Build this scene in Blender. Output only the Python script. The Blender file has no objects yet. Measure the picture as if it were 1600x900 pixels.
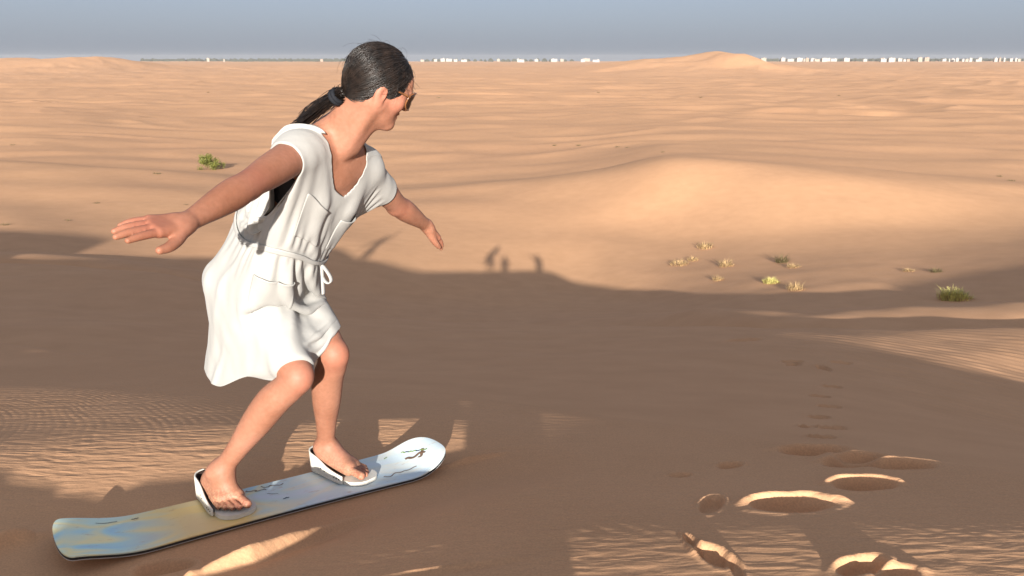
import bpy, bmesh, math, random
import numpy as np
from mathutils import Vector, Matrix

# ------------------------------------------------------------------ camera, sky, sun, exposure
F_PX = 1300.0                       # focal length in pixels of a 1600 px wide picture
PITCH = math.atan(360.0 / F_PX)     # horizon 360 px above the picture's centre
SUN_EL = math.radians(13.3)
SUN_AZ = math.radians(-0.5)         # travel direction of the light, clockwise from +Y
TANE = math.tan(SUN_EL)

scene = bpy.context.scene
C = bpy.data.collections.new('place'); scene.collection.children.link(C)

cam_data = bpy.data.cameras.new('camera')
cam = bpy.data.objects.new('camera', cam_data); C.objects.link(cam)
cam_data.sensor_fit = 'HORIZONTAL'; cam_data.sensor_width = 36.0
cam_data.lens = 36.0 * F_PX / 1600.0
cam_data.clip_start = 0.05; cam_data.clip_end = 60000
cam.location = (0, 0, 0)
cam.rotation_euler = (math.pi / 2 - PITCH, 0, 0)
scene.camera = cam

world = bpy.data.worlds.new('World'); scene.world = world
world.use_nodes = True
wn = world.node_tree.nodes; wl = world.node_tree.links
for n in list(wn): wn.remove(n)
sky = wn.new('ShaderNodeTexSky'); sky.sky_type = 'NISHITA'; sky.sun_disc = False
sky.sun_elevation = SUN_EL; sky.sun_rotation = math.pi + SUN_AZ
sky.altitude = 100; sky.air_density = 0.5; sky.dust_density = 3.2; sky.ozone_density = 1.2
bg = wn.new('ShaderNodeBackground'); bg.inputs['Strength'].default_value = 0.07
wo = wn.new('ShaderNodeOutputWorld')
veil = wn.new('ShaderNodeMix'); veil.data_type = 'RGBA'          # dusty air: an even veil over the whole sky
veil.inputs['Factor'].default_value = 0.66; veil.inputs['B'].default_value = (2.52, 2.76, 3.22, 1)
wl.new(sky.outputs[0], veil.inputs['A']); wl.new(veil.outputs['Result'], bg.inputs['Color']); wl.new(bg.outputs[0], wo.inputs['Surface'])

sun_data = bpy.data.lights.new('sun', 'SUN'); sun_data.energy = 4.6
sun_data.angle = math.radians(0.55); sun_data.color = (1.0, 0.95, 0.87)
sun = bpy.data.objects.new('sun', sun_data); C.objects.link(sun)
sun_dir = Vector((math.sin(SUN_AZ) * math.cos(SUN_EL), math.cos(SUN_AZ) * math.cos(SUN_EL), -math.sin(SUN_EL)))
sun.rotation_euler = sun_dir.to_track_quat('-Z', 'Y').to_euler()
sun.location = (0, -30, 20)

scene.view_settings.view_transform = 'Standard'
scene.view_settings.look = 'None'
scene.view_settings.gamma = 1.0
scene.view_settings.use_curve_mapping = False
scene.view_settings.exposure = 1.35
scene.cycles.max_bounces = 6
scene.cycles.use_denoising = True

# ------------------------------------------------------------------ helpers
def pix_dir(u, v):
    """direction (X, Y, Z) through pixel (u, v) of the 1600 x 900 picture"""
    x = (np.asarray(u, float) - 800) / F_PX; y = (450 - np.asarray(v, float)) / F_PX
    cp, sp = math.cos(PITCH), math.sin(PITCH)
    return np.stack([x, cp + y * sp, -sp + y * cp], -1)
def at(u, v, Y):
    d = pix_dir(u, v); return d * (Y / d[..., 1])[..., None] if d.ndim > 1 else d * (Y / d[1])
def smooth(a, b, x):
    t = np.clip((x - a) / (b - a), 0, 1); return t * t * (3 - 2 * t)

_rng = np.random.RandomState(7)
_perm = np.concatenate([_rng.permutation(512)] * 3)
_gr = _rng.uniform(0, 2 * math.pi, 512); _gx, _gy = np.cos(_gr), np.sin(_gr)
def noise2(x, y, seed=0):
    x = np.asarray(x, float) + seed * 17.3; y = np.asarray(y, float) + seed * 9.1
    xi = np.floor(x).astype(int); yi = np.floor(y).astype(int)
    fx = x - xi; fy = y - yi; xi &= 511; yi &= 511
    u = fx * fx * fx * (fx * (fx * 6 - 15) + 10); v = fy * fy * fy * (fy * (fy * 6 - 15) + 10)
    def g(ix, iy, dx, dy):
        h = _perm[_perm[ix & 511] + (iy & 511)] & 511
        return _gx[h] * dx + _gy[h] * dy
    a = g(xi, yi, fx, fy); b = g(xi + 1, yi, fx - 1, fy)
    c = g(xi, yi + 1, fx, fy - 1); d = g(xi + 1, yi + 1, fx - 1, fy - 1)
    return 1.4 * ((a + u * (b - a)) * (1 - v) + (c + u * (d - c)) * v)
def fbm(x, y, oct=4, seed=0, gain=0.5):
    s = 0; a = 1
    for o in range(oct):
        s = s + a * noise2(x * 2 ** o, y * 2 ** o, seed + o); a *= gain
    return s
def pchip(xk, yk, x):
    h = np.diff(xk); m = np.diff(yk) / h
    d = np.zeros_like(yk)
    for i in range(1, len(xk) - 1):
        if m[i - 1] * m[i] > 0:
            w1 = 2 * h[i] + h[i - 1]; w2 = h[i] + 2 * h[i - 1]
            d[i] = (w1 + w2) / (w1 / m[i - 1] + w2 / m[i])
    d[0] = m[0]; d[-1] = m[-1]
    k = np.clip(np.searchsorted(xk, x) - 1, 0, len(xk) - 2)
    t = (x - xk[k]) / h[k]; t = np.clip(t, 0, 1)
    return ((1 + 2 * t) * (1 - t) ** 2 * yk[k] + t * (1 - t) ** 2 * h[k] * d[k]
            + t * t * (3 - 2 * t) * yk[k + 1] + t * t * (t - 1) * h[k] * d[k + 1])

def mesh_object(name, verts, faces, mat=None, parent=None, smooth_shade=True, loc=None):
    me = bpy.data.meshes.new(name)
    verts = np.asarray(verts, np.float32)
    if isinstance(faces, np.ndarray):
        k = faces.shape[1]
        me.vertices.add(len(verts)); me.vertices.foreach_set('co', verts.ravel())
        me.loops.add(faces.size); me.loops.foreach_set('vertex_index', faces.ravel().astype(np.int32))
        me.polygons.add(len(faces))
        me.polygons.foreach_set('loop_start', np.arange(0, faces.size, k, dtype=np.int32))
        me.update(calc_edges=True)
    else:
        me.from_pydata([tuple(map(float, v)) for v in verts], [], faces); me.update()
    me.polygons.foreach_set('use_smooth', np.full(len(me.polygons), bool(smooth_shade)))
    o = bpy.data.objects.new(name, me); C.objects.link(o)
    if mat: me.materials.append(mat)
    if parent is not None: o.parent = parent
    if loc is not None: o.location = loc
    return o
def empty(name, loc=(0, 0, 0)):
    o = bpy.data.objects.new(name, None); C.objects.link(o); o.location = loc; o.empty_display_size = 0.1
    return o
def tag(o, label=None, cat=None, group=None, kind=None):
    if label: o['label'] = label
    if cat: o['category'] = cat
    if group: o['group'] = group
    if kind: o['kind'] = kind
    return o

class NT:
    """small node-tree helper"""
    def __init__(self, name):
        self.m = bpy.data.materials.new(name); self.m.use_nodes = True
        self.t = self.m.node_tree; self.b = self.t.nodes['Principled BSDF']
    def n(self, typ, **kw):
        nd = self.t.nodes.new(typ)
        for k, v in kw.items():
            if k.startswith('i_'):
                nd.inputs[k[2:].replace('_', ' ')].default_value = v
            else: setattr(nd, k, v)
        return nd
    def l(self, a, b): self.t.links.new(a, b)
    def ramp(self, fac, stops):
        r = self.n('ShaderNodeValToRGB'); e = r.color_ramp.elements
        while len(e) > 1: e.remove(e[-1])
        e[0].position = stops[0][0]; e[0].color = (*stops[0][1], 1)
        for p, c in stops[1:]:
            q = e.new(p); q.color = (*c, 1)
        self.l(fac, r.inputs[0]); return r.outputs[0]
    def math(self, op, a, b=None):
        m = self.n('ShaderNodeMath', operation=op)
        for i, x in enumerate((a, b)):
            if x is None: continue
            if isinstance(x, (int, float)): m.inputs[i].default_value = x
            else: self.l(x, m.inputs[i])
        return m.outputs[0]
def plain(name, col, rough=0.6, spec=0.4, var=0.06, scale=30, bump=0.0):
    k = NT(name); k.b.inputs['Roughness'].default_value = rough
    k.b.inputs['Specular IOR Level'].default_value = spec
    tc = k.n('ShaderNodeTexCoord'); nz = k.n('ShaderNodeTexNoise'); nz.inputs['Scale'].default_value = scale
    nz.inputs['Detail'].default_value = 5
    k.l(tc.outputs['Object'], nz.inputs['Vector'])
    lo = tuple(c * (1 - var) for c in col); hi = tuple(min(1, c * (1 + var)) for c in col)
    k.l(k.ramp(nz.outputs['Fac'], [(0.3, lo), (0.7, hi)]), k.b.inputs['Base Color'])
    if bump:
        b = k.n('ShaderNodeBump'); b.inputs['Strength'].default_value = bump; b.inputs['Distance'].default_value = 0.01
        k.l(nz.outputs['Fac'], b.inputs['Height']); k.l(b.outputs[0], k.b.inputs['Normal'])
    return k.m
# ------------------------------------------------------------------ the dunes: one sheet from the camera's feet to the horizon
# feature curves of the ground, near to far: pixel (u, v) and the distance Y it is taken to lie at
def curve(pts, k=None):
    p = np.array(pts, float)
    if k is None: p[:, 2] *= np.where(p[:, 2] < 100, 0.80, 1.0)
    P = at(p[:, 0], p[:, 1], p[:, 2])
    return P[:, 0] / P[:, 1], P[:, 1], P[:, 2]
H0 = 0.72
KS = 0.80                                 # distances of the middle slopes
def planeA(pts):                          # points of the near slope: lie on the grazing light plane
    out = []
    for (u, v) in pts:
        d = pix_dir(u, v); r = -d[2] / d[1]
        out.append((u, v, (H0 + 0.006) / (r - TANE)))
    return out
edgeA = planeA([(-150, 517), (0, 536), (300, 574), (540, 602), (800, 638), (1000, 665), (1200, 691), (1400, 720), (1600, 752), (1750, 772)])
c_edgeA = curve(edgeA, 1)
dipA = (c_edgeA[0], c_edgeA[1] * 1.22, c_edgeA[2] * 1.0 - c_edgeA[1] * 0.22 * 0.70)
def off(c, k, dz): return (c[0], c[1] * k, c[2] * k + dz)
c_B0 = curve([(-150, 497, 15), (0, 517, 14), (300, 558, 12), (540, 588, 10.5), (800, 622, 8.6), (1000, 648, 7.6), (1200, 674, 6.8), (1400, 704, 6.0), (1600, 732, 5.6), (1750, 750, 5.5)])
c_B1 = curve([(-150, 466, 21), (0, 470, 21), (300, 502, 19), (540, 540, 17), (800, 560, 15), (1000, 568, 13.5), (1250, 578, 12.6), (1400, 586, 13.2), (1600, 602, 13.8), (1750, 612, 13.8)])
c_B2 = curve([(-150, 404, 29), (0, 412, 29), (215, 424, 28), (302, 438, 27), (400, 461, 26), (530, 485, 25), (650, 499, 25), (800, 507, 25), (900, 508, 24), (1000, 510, 23), (1250, 512, 19.8), (1400, 512, 19.4), (1600, 513, 19), (1750, 513, 19)])
_o3 = 3.2 - 1.8 * smooth(0.10, 0.27, c_B2[0])
c_B3 = (c_B2[0], c_B2[1] + _o3, c_B2[2] - _o3 * 0.40)
c_hump = curve([(-150, 402, 35), (0, 404, 35), (215, 416, 34), (302, 432, 33), (400, 459, 33), (530, 484, 33), (650, 497, 33), (800, 505, 32), (900, 505, 31), (1000, 503, 28.5), (1130, 499, 24.5), (1180, 499, 23.4), (1400, 497, 22.4), (1600, 497, 22.0), (1750, 497, 22.0)])
c_C0 = curve([(-150, 386, 41), (0, 388, 41), (215, 406, 41), (400, 425, 41), (530, 440, 40.5), (650, 455, 40), (800, 470, 40), (900, 480, 38), (1000, 485, 35), (1180, 484, 30), (1400, 476, 29.5), (1600, 470, 29.5), (1750, 466, 30)])
c_C1 = curve([(-150, 350, 47), (0, 352, 47), (215, 378, 46.5), (400, 385, 46.5), (530, 393, 46.5), (650, 411, 46.5), (800, 428, 46.5), (900, 445, 45), (1000, 464, 40), (1180, 468, 33.5), (1400, 446, 34.5), (1600, 412, 37), (1750, 390, 38)])
c_C2 = curve([(-150, 300, 62), (0, 305, 62), (300, 325, 60), (600, 345, 59), (800, 360, 58), (1000, 375, 55), (1200, 375, 51), (1400, 360, 51), (1600, 345, 53), (1750, 340, 54)])
c_C3 = curve([(-150, 250, 84), (0, 255, 84), (300, 275, 82), (600, 300, 78), (800, 290, 78), (930, 272, 77), (1060, 248, 74), (1250, 264, 68), (1450, 283, 66), (1600, 297, 66), (1750, 310, 66)])
c_C4 = (c_C3[0], c_C3[1] + 16, c_C3[2] - 1.6)
c_D1 = curve([(-150, 195, 150), (0, 195, 150), (400, 205, 150), (800, 205, 150), (1060, 195, 150), (1600, 205, 150), (1750, 205, 150)])
c_D2 = curve([(-150, 150, 400), (800, 152, 400), (1750, 150, 400)])
c_D3 = curve([(-150, 118, 1100), (800, 119, 1100), (1750, 117, 1100)])
c_D4 = curve([(-150, 100, 3000), (800, 101, 3000), (1750, 100, 3000)])
c_D5 = curve([(-150, 94.5, 9000), (800, 95.0, 9000), (1750, 94.5, 9000)])
CURVES = [c_edgeA, dipA, c_B0, c_B1, c_B2, c_B3, c_hump, c_C0, c_C1, c_C2, c_C3, c_C4, c_D1, c_D2, c_D3, c_D4, c_D5]

# how far the crest line behind the camera lies below the camera's own sun ray, across x
_hx = [-80, -45, -30, -24, -22.6, -21.2, -15, -13, -11, -9.8, -8.2, -7, -5, -4.2, 2.4, 4.0, 5.3, 6.2, 7.1, 8.2, 9.2, 10.0, 12, 14, 16.5, 19.8, 23.4, 26, 32, 60]
_hv = [-3.2, -2.2, -1.62, -1.25, -1.0, 0.02, 0.05, -0.10, -0.50, -0.48, 0.10, 0.30, 0.80, H0 / 0.8, H0 / 0.8, 1.48, 1.66, 1.76, 1.84, 2.07, 2.30, 2.9, 3.1, 2.3, 1.35, 0.86, 0.34, 0.0, -0.8, -2.0]
def crest_dip(x): return 0.055 * np.exp(-((x + 0.95) / 0.75) ** 4)
def crest_h(x): return crest_dip(x) + 0.8 * pchip(np.array(_hx, float) * 0.8, np.array(_hv, float), np.clip(x, -64, 48))
YC = 0.6
def z_back(x, y):
    cz = -crest_h(x) - TANE * YC
    front = cz - (y - YC) * (TANE + 0.002)
    t = np.clip(YC - y, 0, 400)
    back = cz - 0.46 * 6.0 * (1 - np.exp(-t / 6.0)) - 0.03 * np.minimum(t, 120)
    return np.where(y > YC, front, back)

# ---- footprints and scrapes on the near slopes: (u, v, length px, width px, depth m, direction deg, on slope)
PITS = []
def on_plane(u, v):
    d = pix_dir(u, v); Y = (H0 + 0.02) / (-d[2] / d[1] - TANE); return d[0] / d[1] * Y, Y
def gauss(x, y, cx, cy, sx, sy, ang=0.0, pw=2):
    c, s = math.cos(ang), math.sin(ang)
    px = (x - cx) * c + (y - cy) * s; py = -(x - cx) * s + (y - cy) * c
    return np.exp(-np.abs(px / sx) ** pw - np.abs(py / sy) ** pw)
B_A = np.array((0.821, 0.571)); B_N = np.array((0.571, -0.821)); B_O = np.array((-1.1, 2.1)) - 0.037 * B_N     # board axes
def board_uv(x, y):
    return (x - B_O[0]) * B_A[0] + (y - B_O[1]) * B_A[1], (x - B_O[0]) * B_N[0] + (y - B_O[1]) * B_N[1]
def near_z(x, y):
    """the near slope before footprints: grazing plane with soft swells and the hollow the board lies in"""
    d = 0.0055 + 0.008 * noise2(x * 0.45, y * 0.45, 3) + 0.004 * noise2(x * 1.4 + 3, y * 1.4, 4)
    for (u, v, sx, sy, a, ang) in ((150, 622, 1.6, 0.60, -0.026, -0.45), (900, 840, 0.6, 0.36, -0.013, 0.2), (1480, 850, 0.6, 0.4, -0.022, 0.0), (1150, 880, 0.5, 0.30, -0.012, 0.0)):
        cx, cy = on_plane(u, v); d = d + a * gauss(x, y, cx, cy, sx, sy, ang)
    ye = np.interp(x / np.maximum(y, 0.3), c_edgeA[0], c_edgeA[1])
    d = d - 0.026 * smooth(0.50, 0.93, y / ye) * smooth(-0.30, -0.05, x / np.maximum(y, 0.3)) * (0.8 + 0.4 * noise2(x * 0.9, y * 0.9, 6))
    z = -H0 - TANE * y - d - crest_dip(x) * smooth(2.9, 2.0, y)
    s, n = board_uv(x, y)
    zb = -1.350 - 0.08 * (y - 2.115)
    m = smooth(np.where(n < 0, 1.15, 0.62), 0.20, np.abs(n + 0.02)) * smooth(-0.75, -0.25, s) * smooth(1.45, 1.05, s)
    z = z * (1 - m) + np.minimum(zb, z + 0.02) * m
    return z
def ripple_mask(x, y):
    n = noise2(x * 1.1, y * 1.1, 11)
    m = 0
    for (u, v, sx, sy, a) in ((140, 645, 1.9, 1.0, 1.15), (470, 690, 0.6, 0.5, 0.9), (930, 840, 0.55, 0.42, 1.0), (1480, 860, 0.55, 0.42, 1.0), (60, 800, 0.35, 0.3, 0.8), (620, 860, 0.45, 0.35, 0.7), (1200, 890, 0.4, 0.3, 0.8)):
        cx, cy = on_plane(u, v); m = np.maximum(m, a * gauss(x, y, cx, cy, sx, sy))
    s, q = board_uv(x, y)
    m = m * (1 - 0.9 * smooth(0.26, 0.14, np.abs(q)) * smooth(-0.4, -0.2, s) * smooth(1.25, 1.1, s))
    return np.clip(m * (1.0 + 0.5 * n) + 0.14 + 0.10 * n, 0, 1.2)
def ripples(x, y, lam, seed):
    wx = x + 0.03 * noise2(x * 3.1, y * 3.1, seed) + 0.05 * noise2(x * 0.9, y * 0.9, seed + 1)
    wy = y + 0.03 * noise2(x * 3.7, y * 2.2, seed + 2) + 0.06 * noise2(x * 0.8, y * 0.8, seed + 3)
    an = 0.62 + 0.25 * noise2(x * 0.5, y * 0.5, seed + 6)
    ph = (wy * np.cos(an) + wx * np.sin(an)) / lam * 2 * math.pi
    s = np.sin(ph); brk = 0.55 + 0.9 * noise2(x * 8.0, y * 8.0, seed + 5)
    return (s + 0.25 * np.sin(2 * ph + 0.8)) * np.clip(brk, 0.1, 1.3)

def build_rows():
    r = [0.3, 0.6, 0.9, 1.2, 1.35, 1.5]
    x = 1.6
    while x < 4.6: r.append(x); x += 0.0095
    while x < 28: r.append(x); x *= 1.0052
    while x < 6700: r.append(x); x *= 1.0135
    return np.array(r)
ROWS = build_rows()
_ft = np.arctan(np.linspace(-0.74, 0.74, 760))
_sd = np.linspace(math.atan(0.74), math.pi, 60)[1:]
PHI = np.concatenate([-_sd[::-1], _ft, _sd[:-1]])
NR, NC = len(ROWS), len(PHI)
RR, PP = np.meshgrid(ROWS, PHI, indexing='ij')
GX = RR * np.sin(PP); GY = RR * np.cos(PP)

def base_front():
    Z = np.zeros((NR, NC))
    te = np.clip(np.tan(np.clip(PHI, -1.2, 1.2)), -0.76, 0.76)
    for j in range(NC):
        t = te[j]; sec = math.sqrt(1 + t * t)
        ks = [float(pchip(c[0], c[1], np.array([np.clip(t, c[0][0], c[0][-1])]))[0]) for c in CURVES]; kz = [float(pchip(c[0], c[2], np.array([np.clip(t, c[0][0], c[0][-1])]))[0]) for c in CURVES]
        # near slope
        re = ks[0] * sec
        near = ROWS <= re
        ph = math.atan(t)
        xk = [0.0, 0.5 * re, 0.8 * re] + [k * sec for k in ks]
        zk = [near_z(np.array(r * math.sin(ph)), np.array(r * math.cos(ph))) for r in xk[:3]] + kz
        zk[3] = near_z(np.array(re * math.sin(ph)), np.array(re * math.cos(ph))) - 0.0
        xk = np.array(xk + [30000.0]); zk = np.array([float(q) for q in zk] + [kz[-1] - 2])
        zz = pchip(xk, zk, ROWS)
        rr = ROWS
        za = near_z(rr * math.sin(ph), rr * math.cos(ph))
        w = smooth(re * 1.04, re * 0.90, rr)
        Z[:, j] = za * w + zz * (1 - w)
    return Z
def dunes(x, y, r):
    """open desert beyond the bowl: ridged dunes growing with distance"""
    z = np.zeros_like(x)
    for (lam, amp, r0, r1, sd) in ((20, 0.60, 75, 130, 20), (48, 2.0, 100, 240, 24), (150, 4.4, 260, 700, 28), (460, 6.0, 900, 2200, 32)):
        wx = x / lam * 0.9 + 0.35 * noise2(x / lam, y / lam, sd + 1); wy = y / lam + 0.45 * noise2(x / lam * 0.7, y / lam * 0.7, sd + 2)
        n = noise2(wx, wy, sd)
        wy2 = wy + 0.22 * n                                  # lean the ridges: steep lee sides
        n = noise2(wx, wy2, sd)
        rg = (1 - np.abs(n) * 1.9) 
        z += amp * (rg - 0.35) * smooth(r0, r1, r) * (0.6 + 0.5 * noise2(x / lam / 4, y / lam / 4, sd + 5))
    return z
ZB = base_front()
_k = np.exp(-(np.arange(-14, 15) / 6.5) ** 2); _k /= _k.sum()           # soften creases across the slopes beyond the near edge
_zs = sum(w_ * np.roll(ZB, q_ - 14, axis=1) for q_, w_ in enumerate(_k))
_wt = smooth(9, 14, RR) * smooth(0.635, 0.585, np.abs(PP))
ZB = ZB * (1 - _wt) + _zs * _wt
W_BACK = np.maximum(smooth(math.radians(40), math.radians(75), np.abs(PP)), smooth(1.7, 1.3, RR))
GZ = ZB * (1 - W_BACK) + np.where(RR < 400, z_back(GX, GY), -16) * W_BACK
# mid-distance swells and far dunes
FR = 1 - W_BACK
GZ += FR * (0.10 * fbm(GX / 5.0, GY / 5.0, 3, 40) * smooth(7, 12, RR) * smooth(48, 20, RR))
GZ += FR * (0.16 * fbm(GX / 14.0, GY / 11.0, 2, 44) * smooth(36, 50, RR))
GZ += (dunes(GX, GY, RR)) * np.maximum(FR, smooth(60, 200, RR))
# dunes that stand on the horizon
def far_hump(u, v, r, w, d):
    global GZ
    p = at(u, v, r); bz = p[2] + 20.0
    q = at(u, 97, r)
    GZ = GZ + (p[2] - q[2]) * np.exp(-np.abs((GX - p[0]) / w) ** 2.2 - ((GY - p[1]) / d) ** 2)
for a in ((20, 81, 1500, 60, 200), (130, 79, 1500, 90, 220), (215, 90, 1500, 70, 200), (-120, 80, 1500, 110, 200),
          (1140, 80, 1300, 42, 160), (1125, 86, 1350, 90, 180), (1040, 84, 1350, 90, 180), (960, 89, 1500, 80, 200), (1215, 90, 1350, 60, 150)):
    far_hump(*a)
# ripples
GZ += ripples(GX, GY, 0.046, 60) * 0.00028 * ripple_mask(GX, GY) * smooth(7.5, 5.0, RR) * FR
GZ += ripples(GX / 3, GY / 3, 0.10, 70) * 0.010 * smooth(7, 9, RR) * smooth(19, 16, RR) * smooth(3.6, 5.2, GX) * FR

def berm(pts, w, hgt, hgt1=None):
    """a soft ridge of pushed-up sand along a line of pixels"""
    global GZ
    P = [tuple(hit(u, v)[:2]) for u, v in pts]
    sel = (RR < 6) & (np.abs(PP) < 0.75)
    x, y = GX[sel], GY[sel]; acc = np.zeros_like(x)
    for i in range(len(P) - 1):
        a = np.array(P[i]); b = np.array(P[i + 1]); ab = b - a
        t = np.clip(((x - a[0]) * ab[0] + (y - a[1]) * ab[1]) / (ab @ ab), 0, 1)
        dd = np.hypot(x - a[0] - t * ab[0], y - a[1] - t * ab[1])
        tt = (i + t) / (len(P) - 1)
        acc = np.maximum(acc, (hgt + ((hgt if hgt1 is None else hgt1) - hgt) * tt) * np.exp(-(dd / w) ** 2) * np.sin(np.clip(tt, 0.04, 0.96) * math.pi) ** 0.6)
    GZ[sel] += acc * (0.85 + 0.3 * noise2(x * 8, y * 8, 90))
def grid_z(x, y):
    """height of the built sheet at (x, y)"""
    r = np.hypot(x, y); ph = np.arctan2(x, y)
    i = np.clip(np.searchsorted(ROWS, r) - 1, 0, NR - 2); j = np.clip(np.searchsorted(PHI, ph) - 1, 0, NC - 2)
    a = (r - ROWS[i]) / (ROWS[i + 1] - ROWS[i]); b = (ph - PHI[j]) / (PHI[j + 1] - PHI[j])
    return (GZ[i, j] * (1 - a) + GZ[i + 1, j] * a) * (1 - b) + (GZ[i, j + 1] * (1 - a) + GZ[i + 1, j + 1] * a) * b
def hit(u, v, r0=1.6, r1=9000):
    """where the ray through a pixel meets the ground"""
    d = pix_dir(u, v); d = d / np.hypot(d[0], d[1])
    rr = np.concatenate([np.arange(r0, 12, 0.01), np.geomspace(12, r1, 3000)])
    h = d[2] * rr - grid_z(d[0] * rr, d[1] * rr)
    k = np.nonzero(h <= 0)[0]
    k = k[0] if len(k) else len(rr) - 1
    return np.array([d[0] * rr[k], d[1] * rr[k], float(grid_z(d[0] * rr[k], d[1] * rr[k]))])

def pit(u, v, L, W, depth, ang, rim=0.12):
    global GZ
    p = hit(u, v)
    c, s = math.cos(ang), math.sin(ang)
    dx = GX - p[0]; dy = GY - p[1]
    sel = (np.abs(dx) < 3 * L) & (np.abs(dy) < 3 * L)
    dx, dy = dx[sel], dy[sel]
    a = (dx * c + dy * s) / (L / 2); b = (-dx * s + dy * c) / (W / 2)
    a = a + 0.16 * noise2(dx * 9 + u, dy * 9, 80); b = b + 0.16 * noise2(dx * 9 + u, dy * 9, 81)
    q = np.sqrt(a * a + b * b)
    far = smooth(-0.3, 0.6, dy / (W / 2))                         # sand pushed out mostly on the far side
    GZ[sel] += -depth * smooth(1.05, 0.45, q) + depth * (0.10 + rim * 3.0 * far) * np.exp(-((q - 1.18) / 0.24) ** 2) * (0.85 + 0.2 * noise2(dx * 10, dy * 10, 82))
berm([(300, 905), (390, 882), (470, 856), (540, 826), (605, 796)], 0.022, 0.088, 0.030)
berm([(60, 838), (20, 848), (-40, 862)], 0.03, 0.05)
berm([(690, 732), (735, 720), (790, 708)], 0.014, 0.022)
for a in ((1238, 790, 0.24, 0.13, 0.042, 0.15, 0.19), (1350, 760, 0.20, 0.12, 0.040, 0.2, 0.18), (1330, 726, 0.20, 0.12, 0.04, 0.1),
          (1405, 728, 0.24, 0.12, 0.036, -0.1), (1272, 706, 0.26, 0.13, 0.04, 0.1), (1340, 714, 0.2, 0.12, 0.035, 0.2),
          (1345, 886, 0.16, 0.07, 0.030, 0.5), (1118, 872, 0.07, 0.13, 0.028, 0.3), (1086, 850, 0.028, 0.16, 0.016, 0.1),
          (1112, 790, 0.06, 0.17, 0.022, -0.4), (1141, 729, 0.10, 0.06, 0.02, 0.5), (255, 893, 0.16, 0.09, 0.03, 0.2),
          (1400, 897, 0.12, 0.06, 0.02, 0.2), (1150, 890, 0.03, 0.10, 0.014, 0.0),
          (1063, 744, 0.08, 0.05, 0.012, 0.2), (690, 893, 0.4, 0.05, 0.008, 0.1)):
    pit(*a)
for a in ((1238, 566, 0.42, 0.26), (1316, 567, 0.42, 0.26), (1300, 605, 0.32, 0.2), (1281, 620, 0.28, 0.2), (1296, 636, 0.3, 0.2),
          (1280, 653, 0.26, 0.16), (1300, 670, 0.3, 0.18), (1283, 684, 0.26, 0.15), (1262, 667, 0.2, 0.12), (1286, 575, 0.2, 0.5), (1164, 532, 0.9, 0.3), (1240, 570, 0.3, 0.2)):
    pit(*(np.array(a) * (1, 1, 0.8, 0.8)), 0.070, 0.1, 0.06)
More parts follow.
